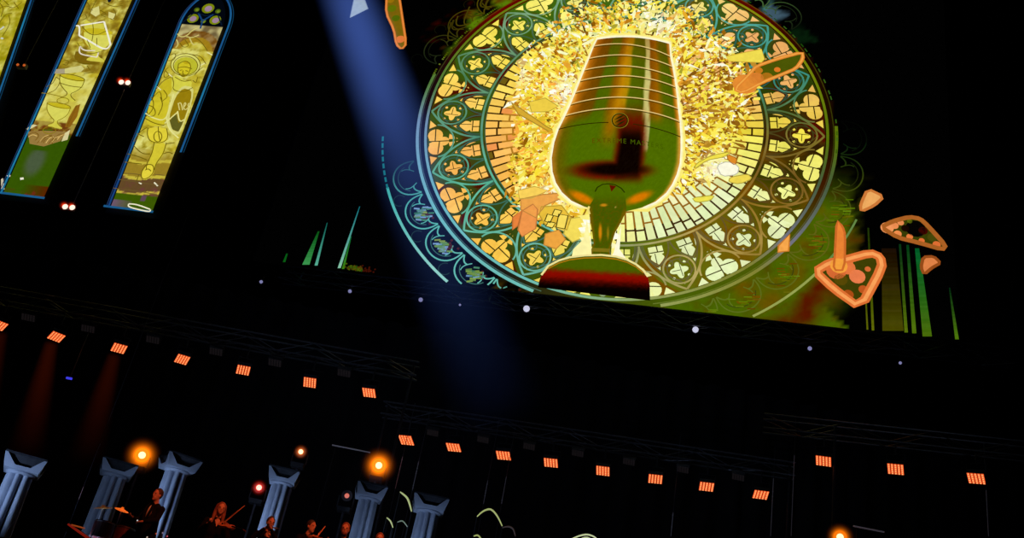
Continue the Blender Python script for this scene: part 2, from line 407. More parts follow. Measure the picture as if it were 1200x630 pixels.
f = Flat(5)                               # blind arcade outside the rim, lit in places
def outvis(th):
    return table(th, [(0, .12), (8, 0.), (38, 0.), (46, .45), (60, .9), (78, .9), (95, .9), (128, .7), (160, .35), (172, .0), (192, .0), (198, .3), (205, .8), (212, 1.), (243, 1.), (256, .6), (270, .7), (335, .75), (352, .55), (360, .25)])
OUTC = [(0, (30, 90, 25)), (45, (90, 130, 60)), (80, (90, 150, 90)), (110, (150, 130, 10)), (150, (130, 115, 5)), (185, (40, 150, 150)), (205, (70, 165, 160)),
        (245, (105, 190, 175)), (275, (110, 130, 30)), (300, (125, 150, 40)), (330, (125, 125, 25)), (350, (90, 110, 20)), (360, (30, 90, 25))]
for k in range(32):
    ctr = TIP + 11.25 * k; v = outvis(ctr)
    if v < .08: continue
    oc = lambda x, z: tuple(int(t * outvis(polar(x, z)[1]) + 2) for t in tcol(OUTC, x, z))
    # semicircular arch between two cusps, bulging outward
    arc = [P(10.42 + 1.15 * math.sin(PI * i / 20) ** .75, ctr - 5.3 * math.cos(PI * i / 20)) for i in range(21)]
    th = .075 if 185 < ctr < 262 else .06
    keep(arc, lambda q: f.line(q, th, oc))
    arc2 = [P(10.42 + .92 * math.sin(PI * i / 20) ** .8, ctr - 4.3 * math.cos(PI * i / 20)) for i in range(3, 18)]
    keep(arc2, lambda q: f.line(q, .04, lambda x, z: tuple(int(t * .6) for t in oc(x, z))))
    for sgn in (-1, 1):
        cus = [P(10.42 + .25 * s + .12 * math.sin(3 * s), ctr + sgn * (5.2 - 2.6 * s)) for s in [i / 8 for i in range(9)]]
        keep(cus, lambda q: f.line(q, .07, oc))
        stem = [P(10.5 + .6 * s, ctr + sgn * (1.9 + 1.1 * math.sin(s * 2.2))) for s in [i / 8 for i in range(9)]]
        keep(stem, lambda q: f.line(q, .05, oc))
    small = [P(11.55 + .3 * math.sin(a), ctr + 5.6 + 1.55 * math.cos(a)) for a in [i * PI / 8 for i in range(12)]]
    if ctr < 262: keep(small, lambda q: f.line(q, .045, lambda x, z: tuple(int(t * .3) for t in oc(x, z))))
    if 205 < ctr < 255:                   # lit panes in the arcade
        base = (95, 135, 60) if ctr > 215 else (20, 110, 60)
        for q in range(26):
            pr, pt = random.gauss(10.95, .16), ctr + random.gauss(0, 1.0)
            if inside(P(pr, pt)):
                x, z = P(pr, pt); c = jit(random.choice([base, (110, 150, 190), (120, 150, 60), (60, 120, 90)]) if ctr > 215 else base, 12)
                f.line([(x, z), (x + .28, z + random.uniform(-.02, .1))], .09, tuple(int(t) for t in c), dy=.01)
        for q in range(14):
            x, z = P(random.gauss(10.7, .12), ctr + 1.6 + random.gauss(0, .9)); 
            if inside((x, z)): f.circle((x, z), .07, (70, 25, 15) if ctr > 215 else (30, 40, 40), 6)
    elif v > .5 and 270 < ctr < 350:
        for q in range(18):
            x, z = P(random.gauss(11.0, .25), ctr + random.gauss(0, 1.4))
            if inside((x, z)) and inside((x + .4, z)): f.line([(x, z), (x + .35, z + .04)], .05, tuple(int(t) for t in jit(random.choice([(90, 120, 5), (110, 70, 0), (100, 95, 0)]), 12)), dy=.01)
ringline(f, A4, .13, lambda x, z: tuple(int(t) for t in mixc((60, 170, 165), (140, 205, 195), (polar(x, z)[1] - 205) / 25)), 205, 238)
for a in range(190, 205, 2): ringline(f, A4, .1, (15, 110, 120), a, a + 1.4)
ringline(f, A4, .11, (150, 160, 80), 296, 322); ringline(f, A4, .09, (100, 135, 70), 322, 339)
for c in ((134, .6), (139, .5), (146, .6), (150, .5), (128, .5)):   # curled leaves at the upper left
    for q in range(2):
        a0 = c[0] + random.uniform(-4, 4)
        pts = [P(10.5 + .9 * s, a0 + 3 * math.sin(s * 3 + q)) for s in [i / 10 for i in range(11)]]
        keep(pts, lambda p: f.line(p, .07, tuple(int(v * c[1] + 5) for v in (110, 95, 0))))
f.build('outer_arcade', M_LED, rose, color=True)

# ---- shattered glass bursting from the middle
RL = [(0, 5.6), (30, 7.2), (60, 8.0), (90, 8.6), (120, 8.0), (150, 6.4), (180, 5.4), (205, 5.4), (222, 6.8), (236, 7.3), (250, 6.6), (268, 4.2), (300, 4.6), (330, 5.4), (360, 5.6)]
hot = [sp(668, 112), sp(845, 203), sp(655, 228), sp(700, 300), sp(600, 90), sp(770, 30)]
f = Flat(8)
PAL = [(255, 255, 225), (254, 236, 90), (246, 218, 50), (252, 242, 140), (236, 180, 45), (250, 228, 70), (190, 125, 20), (250, 232, 75), (222, 185, 40), (150, 98, 10)]
for k in range(9500):
    th = random.uniform(0, 360); R = table(th, RL); r = R * math.sqrt(random.random()) * random.uniform(.85, 1.04)
    if r < 2.0: continue
    x, z = P(r, th); d = min(math.hypot(x - h[0], z - h[1]) for h in hot)
    s = random.uniform(.035, .13) * (1.15 if r > 4 else 1.0); el = random.choice([1, 1.4, 2.2, 3.2])
    if random.random() < .03: s *= 2.1
    if s > .2: el = 1.2
    rot = math.radians(th) + random.gauss(0, .8); n = random.choice([3, 4, 4, 5])
    c = random.choice(PAL[:8] if d < 1.6 else PAL)
    if (th < 50 or th > 300) and d > .9 and random.random() < .3: c = random.choice([(160, 105, 22), (135, 88, 14), (185, 135, 40)])
    if d < 1.2: c = mixc(c, (255, 255, 240), 1 - d / 1.4)
    if 150 < th < 260 and random.random() < .25: c = random.choice([(248, 170, 60), (245, 195, 60), (254, 228, 100)])
    if 45 < th < 135 and random.random() < .3: c = random.choice([(228, 232, 160), (236, 165, 50), (175, 165, 50), (252, 250, 190)])
    q = []
    for i in range(n):
        a = 2 * PI * i / n + random.uniform(-.4, .4); u, v = s * el * math.cos(a), s * math.sin(a) * random.uniform(.6, 1.1)
        q.append((x + u * math.cos(rot) - v * math.sin(rot), z + u * math.sin(rot) + v * math.cos(rot)))
    if all(inside(p) for p in q): f.area(q, tuple(int(v) for v in jit(c, 8)), dy=random.random() * .02)
o = f.build('shattered_glass', M_LED, screen, color=True); o['kind'] = 'stuff'; o['label'] = 'burst of tiny yellow and white glass fragments'

# ---- larger flying pieces of glass (traced outlines in the photo)
def Z(x0, y0, s): return lambda pts: [sp(x0 + x / s, y0 + y / s) for x, y in pts]
def closed_smooth(pts, it=1):
    for _ in range(it):
        q = []
        for a, c in zip(pts, pts[1:] + pts[:1]):
            q += [(a[0] * .8 + c[0] * .2, a[1] * .8 + c[1] * .2), (a[0] * .2 + c[0] * .8, a[1] * .2 + c[1] * .8)]
        pts = q
    return pts
def shard(pts, fillc, edge=None, ew=.3, spots=(), label=None, layer=9, core=None, sm=1):
    f = Flat(layer); pts = closed_smooth(pts, sm)
    f.area(pts, fillc)
    for (x, z, r, c) in spots: f.circle((x, z), r, c, 14, dy=.012)
    if edge:
        f.line(pts, ew, edge, closed=True, dy=.02)
        if core: f.line(pts, ew * .4, core, closed=True, dy=.03)
    o = f.build('glass_shard', M_LED, screen, color=True)
    if label: o['label'] = label
    return o
OR, ORL = (222, 112, 50), (248, 160, 88)
z = Z(900, 200, 2.864)
def spots(zf, L): return [(*zf([(x, y)])[0], r / 2.864 * PXM, c) for x, y, r, c in L]
shard(z([(155, 348), (205, 318), (245, 312), (340, 286), (372, 300), (378, 335), (305, 470), (215, 405)]), (62, 62, 5), OR, .42, core=ORL,
      spots=spots(z, [(225, 345, 30, (215, 105, 50)), (262, 335, 24, (228, 118, 62)), (295, 365, 24, (235, 125, 75)), (330, 340, 9, (215, 105, 50)), (315, 408, 14, (190, 85, 30)), (265, 425, 16, (170, 75, 20)), (240, 375, 20, (85, 70, 5)), (250, 320, 28, (230, 120, 60))]), label='large diamond shaped orange edged shard')
shard(z([(226, 176), (246, 200), (254, 225), (252, 345), (215, 345), (220, 290)]), (235, 130, 50), (205, 105, 40), .1, label='upright orange sliver', layer=10,
      spots=spots(z, [(233, 330, 26, (245, 160, 60))]))
shard(z([(330, 72), (384, 98), (352, 128), (308, 148), (306, 125)]), (238, 170, 95), (205, 120, 55), .14, label='small triangular orange shard')
shard(z([(375, 200), (415, 180), (470, 166), (505, 172), (530, 195), (590, 262), (580, 275), (500, 252), (430, 235)]), (55, 60, 5), (170, 95, 35), .22,
      spots=spots(z, [(395, 202, 20, (240, 150, 90)), (420, 195, 12, (235, 140, 80)), (440, 185, 10, (235, 140, 80)), (430, 222, 12, (240, 140, 75)), (470, 232, 10, (235, 125, 60)), (510, 245, 9, (225, 110, 50)), (490, 205, 30, (5, 3, 2)), (515, 212, 14, (60, 5, 0)), (545, 235, 14, (70, 70, 10)), (560, 258, 12, (222, 110, 50)), (470, 180, 8, (90, 100, 10)), (455, 204, 12, (25, 8, 2))]), label='flat orange edged shard with dark hole')
shard(z([(515, 300), (550, 298), (573, 320), (545, 335), (518, 358), (508, 335)]), (225, 130, 70), (150, 75, 25), .14, label='small chipped orange shard')
shard(z([(70, 224), (66, 280), (30, 284), (32, 262)]), (245, 165, 75), (200, 120, 40), .08, label='thin orange shard over the rim', sm=0)
z = Z(370, 0, 2.63)
shard(z([(122, -14), (148, -8), (162, 30), (107, 57)]), (150, 165, 165), (120, 135, 150), .05, label='pale grey triangular shard', layer=2, sm=0)
shard(z([(220, -8), (258, -8), (268, 60), (280, 140), (266, 156), (250, 142), (242, 95), (218, 45)]), (120, 95, 10), (200, 110, 40), .14,
      spots=[(*z([(248, 60)])[0], .22, (80, 100, 5)), (*z([(236, 30)])[0], .25, (95, 110, 5)), (*z([(262, 125)])[0], .25, (225, 120, 55)), (*z([(232, 5)])[0], .2, (150, 110, 10))], label='long orange edged shard at the upper left', layer=3, core=(235, 140, 60))
z = Z(720, 0, 3.15)
shard(z([(410, 222), (540, 195), (552, 232), (540, 245), (420, 240)]), (240, 220, 80), (205, 170, 50), .05, sm=0, label='pale yellow slab of glass', layer=9)
shard(z([(440, 345), (500, 285), (520, 260), (600, 232), (690, 208), (692, 232), (668, 268), (610, 292), (545, 318), (470, 358)]), (75, 85, 5), (222, 130, 45), .2, core=(240, 165, 70),
      spots=[(*z([(480, 325)])[0], .62, (228, 140, 50)), (*z([(520, 305)])[0], .4, (215, 125, 45)), (*z([(598, 272)])[0], .16, (225, 120, 35)), (*z([(560, 300)])[0], .3, (170, 110, 20)), (*z([(530, 275)])[0], .2, (200, 120, 30))], label='long orange edged shard at the upper right', layer=10)
z = Z(560, 100, 3.15)
BR = []
for pts, c in [([(160, 432), (240, 415), (305, 410), (318, 425), (250, 455), (215, 500), (160, 470)], (238, 165, 75)),
               ([(165, 475), (205, 450), (222, 470), (215, 540), (165, 570), (150, 545)], (240, 150, 75)),
               ([(235, 460), (310, 455), (345, 500), (330, 545), (250, 525), (228, 490)], (232, 190, 60)),
               ([(330, 505), (405, 495), (418, 560), (350, 590), (318, 560)], (244, 220, 90)),
               ([(250, 560), (300, 545), (325, 580), (290, 615), (245, 600)], (238, 165, 65)),
               ([(150, 400), (210, 385), (262, 400), (200, 428), (155, 430)], (250, 210, 90)),
               ([(190, 75), (250, 60), (298, 90), (262, 110), (200, 112)], (238, 205, 70)),
               ([(125, 75), (150, 92), (255, 165), (280, 178), (262, 182), (150, 118)], (215, 170, 50)),
               ([(130, 500), (165, 470), (150, 530), (130, 545)], (232, 130, 60))]:
    shard(z(pts), c, tuple(int(v * .8) for v in c), .06, sm=0, layer=9)
for x0, y0, w, h in ((285, 470, 26, 22), (258, 488, 22, 26), (300, 488, 34, 48), (262, 515, 26, 18)):
    shard(z([(x0, y0), (x0 + w, y0 + 6), (x0 + w - 12, y0 + 6 + h), (x0 - 10, y0 + h)]), (250, 222, 95), (55, 50, 10), .06, sm=0, layer=10)
z = Z(780, 80, 3.15)
for pts, c in [([(185, 372), (225, 355), (270, 375), (262, 405), (205, 412)], (255, 252, 225)), ([(110, 365), (165, 335), (240, 320), (215, 340), (150, 352), (105, 385)], (243, 225, 75)),
               ([(235, 415), (300, 402), (318, 420), (270, 440), (230, 432)], (240, 215, 80)), ([(95, 490), (180, 480), (165, 500), (110, 508)], (238, 225, 80)), ([(225, 330), (262, 345), (255, 372), (228, 352)], (225, 140, 40))]:
    shard(z(pts), c, tuple(int(v * .75) for v in c), .05, sm=1, layer=9)

# ---- the trophy on the screen
ROWS = [((700, 52), (784, 57), 5.), ((696, 60), (785, 72), 7.5), ((690.5, 74.4), (787.6, 84), 8.2), ((685, 87.8), (789.8, 96.7), 8.8), ((680, 100.5), (791.4, 107.8), 9.4), ((674.6, 114), (793, 120.5), 10),
        ((669, 127.8), (794, 133), 10.8), ((662.9, 141), (796, 148), 11.6), ((655, 157), (797, 166), 12), ((650, 172), (797, 180), 10), ((647, 190), (796, 196), 7), ((648, 206), (792.5, 209), 3), ((652, 219), (787, 221), 0),
        ((659, 230), (780, 231), -2.5), ((670, 240), (768, 241), -4), ((684, 246.5), (752, 248), -5), ((698, 250), (735, 252), -3)]
def row_at(s):
    s = max(0, min(len(ROWS) - 1.0001, s)); i = int(s); k = s - i; A, B_ = ROWS[i], ROWS[i + 1]
    g_ = lambda u, v: u * (1 - k) + v * k
    return (g_(A[0][0], B_[0][0]), g_(A[0][1], B_[0][1])), (g_(A[1][0], B_[1][0]), g_(A[1][1], B_[1][1])), g_(A[2], B_[2])
def bowl_px(s, t):
    L, R, bl = row_at(s)
    return (L[0] + (R[0] - L[0]) * t + bl * .12 * 4 * t * (1 - t), L[1] + (R[1] - L[1]) * t - bl * 4 * t * (1 - t))
def sst(a, c, x):
    x = max(0, min(1, (x - a) / (c - a))); return x * x * (3 - 2 * x)
GRN = (78, 106, 0)
BANDC = [(0, (240, 175, 70)), (.035, (190, 110, 15)), (.12, (120, 72, 0)), (.2, (105, 70, 0)), (.24, (75, 98, 0)), (.33, (80, 98, 0)), (.37, (135, 85, 0)), (.44, (190, 130, 5)), (.5, (178, 135, 5)),
         (.53, (80, 98, 0)), (.66, (78, 92, 0)), (.675, (200, 190, 110)), (.715, (205, 195, 120)), (.73, (130, 75, 0)), (.8, (155, 95, 0)), (.86, (85, 98, 0)), (.95, (75, 95, 0)), (.975, (190, 110, 15)), (1, (250, 200, 100))]
def bowl_col(s, t):
    px, py = bowl_px(s, t)
    n_ = noise.noise(Vector((px * .09, py * .05, 2))) ; n2 = noise.noise(Vector((px * .6, py * .6, 9)))
    c = table(t + .02 * n_, BANDC)
    if s < 3: c = mixc(c, (120, 55, 0), .35 * (1 - s / 3))
    low = sst(6.8, 8.0, s)
    cl = GRN
    cl = mixc(cl, (150, 100, 0), (1 - sst(.0, .1, abs(t - .42))) * (1 - sst(8.2, 10, s)))      # warm reflection fading
    cl = mixc(cl, (205, 195, 130), (1 if .695 < t < .735 else 0) * (1 - sst(9.4, 9.8, s)) * .8)
    edge = max(1 - sst(.0, .06, t), 1 - sst(0, .045, 1 - t))
    cl = mixc(cl, (235, 160, 60), edge * .9)
    cl = mixc(cl, (120, 75, 0), (1 - sst(.04, .16, t)) * .5)
    c = mixc(c, cl, low)
    # dark J shaped reflection
    x, y = (px - 620) * 3.15, (py - 30) * 3.15
    cx = 376 - max(0, y - 440) * .12
    w_ = 36 + (y - 400) * .05
    k1 = (1 - sst(w_ - 10, w_ + 14, abs(x - cx))) * sst(335, 420, y) * (1 - sst(545, 600, y))
    k2 = (1 - sst(.45, 1.15, math.hypot((x - 315) / 135, (y - 546) / 28)))
    red = max((1 - sst(w_, w_ + 30, abs(x - cx))) * sst(290, 380, y) * (1 - sst(560, 610, y)), 1 - sst(.75, 1.5, math.hypot((x - 300) / 130, (y - 550) / 32)))
    c = mixc(c, (105, 12, 0), red * (.9 + .3 * n2)); c = mixc(c, (12, 3, 0), max(k1 * sst(360, 440, y), k2))
    # warm glows under the bowl
    X, Y = (px - 600) * 3.705, (py - 200) * 3.705
    for gx, gy, ax in ((305, 135, .45), (550, 135, -.38)):
        dx, dy = X - gx, Y - gy; u = dx * math.cos(ax) + dy * math.sin(ax); v = -dx * math.sin(ax) + dy * math.cos(ax)
        c = mixc(c, (215, 120, 0), 1 - sst(.3, 1.1, math.hypot(u / 78, v / 26)))
    return tuple(int(max(0, v + 6 * n2)) for v in c)
f = Flat(11)                              # bright halo edge of the cup
out = [bowl_px(0, i / 20) for i in range(21)] + [row_at(i / 4)[1] for i in range(1, 60)] + [row_at(16 - i / 4)[0] for i in range(5, 64)]
def grow(pts, d, cx=722, cy=160):
    return [(x + (x - cx) / math.hypot(x - cx, (y - cy) * .8) * d, y + (y - cy) / math.hypot(x - cx, y - cy) * d) for x, y in pts]
for i, (d, c) in enumerate([(5.5, (252, 236, 120)), (3.2, (255, 246, 180)), (1.4, (255, 252, 220))]):
    q = []
    for j, p in enumerate(grow(out, d)):
        q.append((p[0] + (random.uniform(-2.5, 2.5) if d > 5 else 0), p[1] + (random.uniform(-2, 2) if d > 5 else 0)))
    ctr = sp(722, 160); Q = [sp(*p) for p in q]
    for a, c_ in zip(Q, Q[1:] + Q[:1]): f.area([ctr, a, c_], c, dy=.008 * i)
trophy = f.build('trophy', M_LED, screen, color=True); trophy['label'] = 'gold trophy cup shown on the screen'
f = Flat(12); NS_, NT = 128, 90
PP = [[sp(*bowl_px(16 * i / NS_, j / NT)) for j in range(NT + 1)] for i in range(NS_ + 1)]
CC = [[bowl_col(16 * i / NS_, j / NT) for j in range(NT + 1)] for i in range(NS_ + 1)]
f.grid(PP, CC); f.build('cup_bowl', M_LED, trophy, color=True)
for s in range(1, 8):                     # ridge rings around the cup
    f = Flat(13)
    pts = [sp(*bowl_px(s, j / 40)) for j in range(41)]; pd = [sp(bowl_px(s, j / 40)[0], bowl_px(s, j / 40)[1] + 1.3) for j in range(41)]
    f.line(pd, .05, (70, 55, 0)); f.line(pts, .055, (232, 200, 125), dy=.008)
    f.build('ridge_ring', M_LED, trophy, color=True)
f = Flat(13)                              # emblem between two seam lines
ec = (726.3, 146.8)
f.line([sp(*bowl_px(8, j / 40)) for j in range(0, 17)], .05, (40, 30, 0)); f.line([sp(*bowl_px(8, j / 40)) for j in range(24, 41)], .05, (40, 30, 0))
f.line([sp(ec[0] + 9 * math.cos(a), ec[1] + 8 * math.sin(a)) for a in [i * PI / 12 for i in range(25)]], .06, (30, 35, 0))
f.line([sp(ec[0] + 9.8 * math.cos(a), ec[1] + 8.8 * math.sin(a)) for a in [i * PI / 12 for i in range(25)]], .03, (150, 130, 30))
for q in (-4.5, -1, 3):
    f.line([sp(ec[0] - 6 + (q + 3) * .3, ec[1] + q + 3.5), sp(ec[0] + 1, ec[1] + q), sp(ec[0] + 6.5 - abs(q) * .3, ec[1] + q - 2.5)], [.02, .1, .03], (30, 35, 0))
f.build('emblem', M_LED, trophy, color=True)
def text_on(s, parent, layer, name, width, place, col):
    cu = bpy.data.curves.new('t', 'FONT'); cu.body = s; cu.size = 1; cu.align_x = 'CENTER'; cu.space_character = 1.25
    to = bpy.data.objects.new('t', cu); COL.objects.link(to)
    dg = bpy.context.evaluated_depsgraph_get(); me = bpy.data.meshes.new_from_object(to.evaluated_get(dg))
    bpy.data.objects.remove(to); bpy.data.curves.remove(cu)
    w = max(v.co.x for v in me.vertices) - min(v.co.x for v in me.vertices)
    cols = []
    for v in me.vertices:
        x, zz = place(v.co.x / w, v.co.y / .7); v.co = (x, -.03 * layer, zz)
    ca = me.color_attributes.new('Col', 'FLOAT_COLOR', 'CORNER')
    for i, l in enumerate(me.loops): ca.data[i].color = (*lin(col(me.vertices[l.vertex_index].co)), 1)
    me.materials.clear(); me.materials.append(M_LED); me.name = name
    return link(bpy.data.objects.new(name, me), parent)
text_on('EXTREME MASTERS', trophy, 13, 'lettering', 1, lambda u, v: sp(*(lambda p: (p[0], p[1] - v * 5.5))(bowl_px(9.35, .58 + u * .56))), lambda c: mixc((92, 72, 0), (66, 88, 0), (c.x + 4) / 1.2))
# stem
f = Flat(13)
STEM = [((712, 221), (712, 221)), ((704, 223), (722, 223.5)), ((697.5, 229), (730, 230)), ((696, 238), (733, 238)), ((691, 246), (734, 250)), ((690.5, 254), (732.5, 255)), ((692, 264), (728, 265)), ((694, 276), (721, 277)),
        ((695.8, 290), (716.5, 291)), ((693, 297), (714.5, 298)), ((693.5, 304), (714.5, 304.5)), ((694, 308), (714.5, 308.5))]
def stem_px(s, t):
    s = min(s, len(STEM) - 1.0001); i = int(s); k = s - i; A, B_ = STEM[i], STEM[i + 1]
    lx = A[0][0] * (1 - k) + B_[0][0] * k; ly = A[0][1] * (1 - k) + B_[0][1] * k; rx = A[1][0] * (1 - k) + B_[1][0] * k; ry = A[1][1] * (1 - k) + B_[1][1] * k
    return lx + (rx - lx) * t, ly + (ry - ly) * t
def stem_col(s, t):
    x, y = stem_px(s, t); n2 = noise.noise(Vector((x * .5, y * .5, 4)))
    c = mixc((68, 88, 0), (95, 80, 0), n2 + .2)
    c = mixc((76, 103, 0), c, sst(2.2, 4, s))
    c = mixc(c, (130, 90, 0), (1 - sst(.03, .14, min(t, 1 - t))) * sst(3.5, 5, s) * .7)
    c = mixc(c, (205, 135, 20), (1 - sst(.4, 1.2, math.hypot((x - 707.5) / 5, (y - 245.5) / 1.9))))
    c = mixc(c, (200, 160, 80), (1 - sst(.3, 1.2, math.hypot((x - 721.5) / 1.1, (y - 248) / 1.5))) * .8)
    c = mixc(c, (215, 130, 10), (1 - sst(.3, 1.1, math.hypot((x - 703.5) / 2.6, (y - 277) / 13))) * .95)
    c = mixc(c, (150, 120, 15), (1 - sst(.3, 1.1, math.hypot((x - 712.5) / 1.8, (y - 278) / 10))) * .9)
    if 8.7 < s < 9.3: c = (125, 110, 20)
    return tuple(int(max(0, v)) for v in c)
f.grid([[sp(*stem_px(11 * i / 90, j / 30)) for j in range(31)] for i in range(91)], [[stem_col(11 * i / 90, j / 30) for j in range(31)] for i in range(91)])
f.line([sp(*p) for p in [(697.5, 230), (700, 225), (706, 221.5), (713, 220.7), (721, 222), (728, 226), (732, 231)]], .06, (38, 48, 0), dy=.01)
f.area([sp(*p) for p in [(714, 222), (722, 223.5), (716.5, 230)]], (92, 18, 0), dy=.01)
f.line([sp(*p) for p in [(690.5, 247), (689.5, 251), (691, 256)]], .1, (240, 220, 120), dy=.01)
f.build('cup_stem', M_LED, trophy, color=True)
# base
BT = [(631, 341), (632.5, 334), (635, 327), (643, 316.5), (655, 310.2), (667.5, 306.4), (685, 304.2), (705, 303.6), (722, 305.5), (735, 309.3), (745, 314.5), (753.8, 321.5), (759, 329), (761, 338), (761.5, 357)]
def base_px(u, v):
    k = u * (len(BT) - 1); i = min(int(k), len(BT) - 2); q = k - i
    x = BT[i][0] * (1 - q) + BT[i + 1][0] * q; y = BT[i][1] * (1 - q) + BT[i + 1][1] * q
    yb = 341.8 + (x - 631) * .1195
    return x, y + (yb - .6 - y) * v
def base_col(u, v):
    x, y = base_px(u, v); d = y - (315.5 + (x - 635) * .055) + 7 * ((x - 697) / 62) ** 2 * 0
    n2 = noise.noise(Vector((x * .9, y * .9, 1)))
    c = mixc((72, 92, 0), (135, 10, 0), sst(0, 9, d + 2.5 * n2)); c = mixc(c, (5, 1, 0), sst(9, 25, d + 3 * n2))
    rim = v * 40
    return tuple(int(max(0, w)) for w in c)
f = Flat(13)
f.grid([[sp(*base_px(j / 60, i / 30)) for j in range(61)] for i in range(31)], [[base_col(j / 60, i / 30) for j in range(61)] for i in range(31)])
f.line([sp(*p) for p in BT[2:13]], .1, (238, 225, 150), dy=.01)
f.line([sp(x, y + 3) for x, y in BT[3:12]], .06, (175, 120, 20), dy=.01)
f.build('cup_base', M_LED, trophy, color=True)

# ---- lit pillars glimpsed on the screen
def pillar(top, bot, w0, w1, c0, c1, dash=0., label=None):
    f = Flat(3); n = 40
    for i in range(n):
        k = i / n; k1 = (i + 1) / n
        if random.random() < dash: continue
        a = (top[0] + (bot[0] - top[0]) * k, top[1] + (bot[1] - top[1]) * k); c = (top[0] + (bot[0] - top[0]) * k1, top[1] + (bot[1] - top[1]) * k1)
        wa, wb = w0 + (w1 - w0) * k, w0 + (w1 - w0) * k1; col = tuple(int(v) for v in jit(mixc(c0, c1, k), 4))
        q = [sp(a[0] - wa / 2, a[1]), sp(a[0] + wa / 2, a[1]), sp(c[0] + wb / 2, c[1]), sp(c[0] - wb / 2, c[1])]
        if all(inside(p) for p in q): f.area(q, col)
    f.build('stone_pillar', M_LED, screen, color=True)
pillar((1041, 292), (1046, 391), 17, 25, (25, 12, 2), (72, 72, 3), 0.)
pillar((1054, 287), (1061.5, 393), 2.5, 4, (8, 50, 18), (90, 112, 8), 0.)
pillar((1063, 288), (1071, 394), 3, 5, (5, 60, 22), (85, 115, 8), 0.)
pillar((1074, 292), (1086, 395), 5, 11, (0, 92, 40), (72, 104, 8), 0.)
pillar((1112, 338), (1121, 400), 1.5, 4.5, (5, 40, 15), (80, 120, 12), 0.)
pillar((1017, 268), (1022.5, 388), 2, 3, (30, 50, 5), (95, 105, 5), 0.)
pillar((1013, 330), (1016, 387), 1.5, 2, (60, 75, 5), (95, 100, 5), 0.)
pillar((384, 262), (371, 312), 1, 3.5, (15, 90, 80), (90, 175, 150), 0.)
pillar((374, 272), (359, 311), 2, 8.5, (10, 80, 20), (60, 150, 80), 0.)
pillar((422, 243), (398, 315), 1, 3.6, (20, 110, 120), (140, 200, 170), 0.)
pillar((412, 278), (402.5, 316), 1, 2.8, (10, 100, 50), (60, 130, 20), 0.)
pillar((337, 298), (333.5, 308), 2, 3, (5, 80, 20), (10, 90, 20), 0.)
f = Flat(3)
for q in range(90):
    x = random.gauss(419, 9); y = 315.5 + (x - 400) * .118 - abs(random.gauss(0, 2.6))
    if 404 < x < 452: f.circle(sp(x, y), .05, random.choice([(70, 90, 5), (30, 70, 10), (80, 50, 5)]) if x < 425 else (60, 15, 3), 5)
f.build('floor_glow', M_LED, screen, color=True)['kind'] = 'stuff'
f = Flat(10)                              # pale light around the cup's stem
for k in range(60):
    side = -1 if k % 2 else 1; y = random.uniform(256, 303); x0 = 705 + side * (14 - (y - 256) * .06); L = random.uniform(4, 15) if side < 0 else random.uniform(4, 10)
    f.area([sp(x0, y - 3), sp(x0 + side * L, y - 1), sp(x0 + side * L * .8, y + 3), sp(x0, y + 4)], random.choice([(255, 255, 235), (255, 250, 190), (253, 240, 130)]), dy=random.random() * .01)
f.area([sp(*p) for p in [(688, 262), (694, 303), (670, 306), (672, 296), (684, 284)]], (254, 244, 165), dy=.012)
f.area([sp(*p) for p in [(728, 268), (719, 300), (716, 305), (735, 309), (726, 296)]], (255, 250, 215), dy=.012)
f.build('stem_glow', M_LED, trophy, color=True)

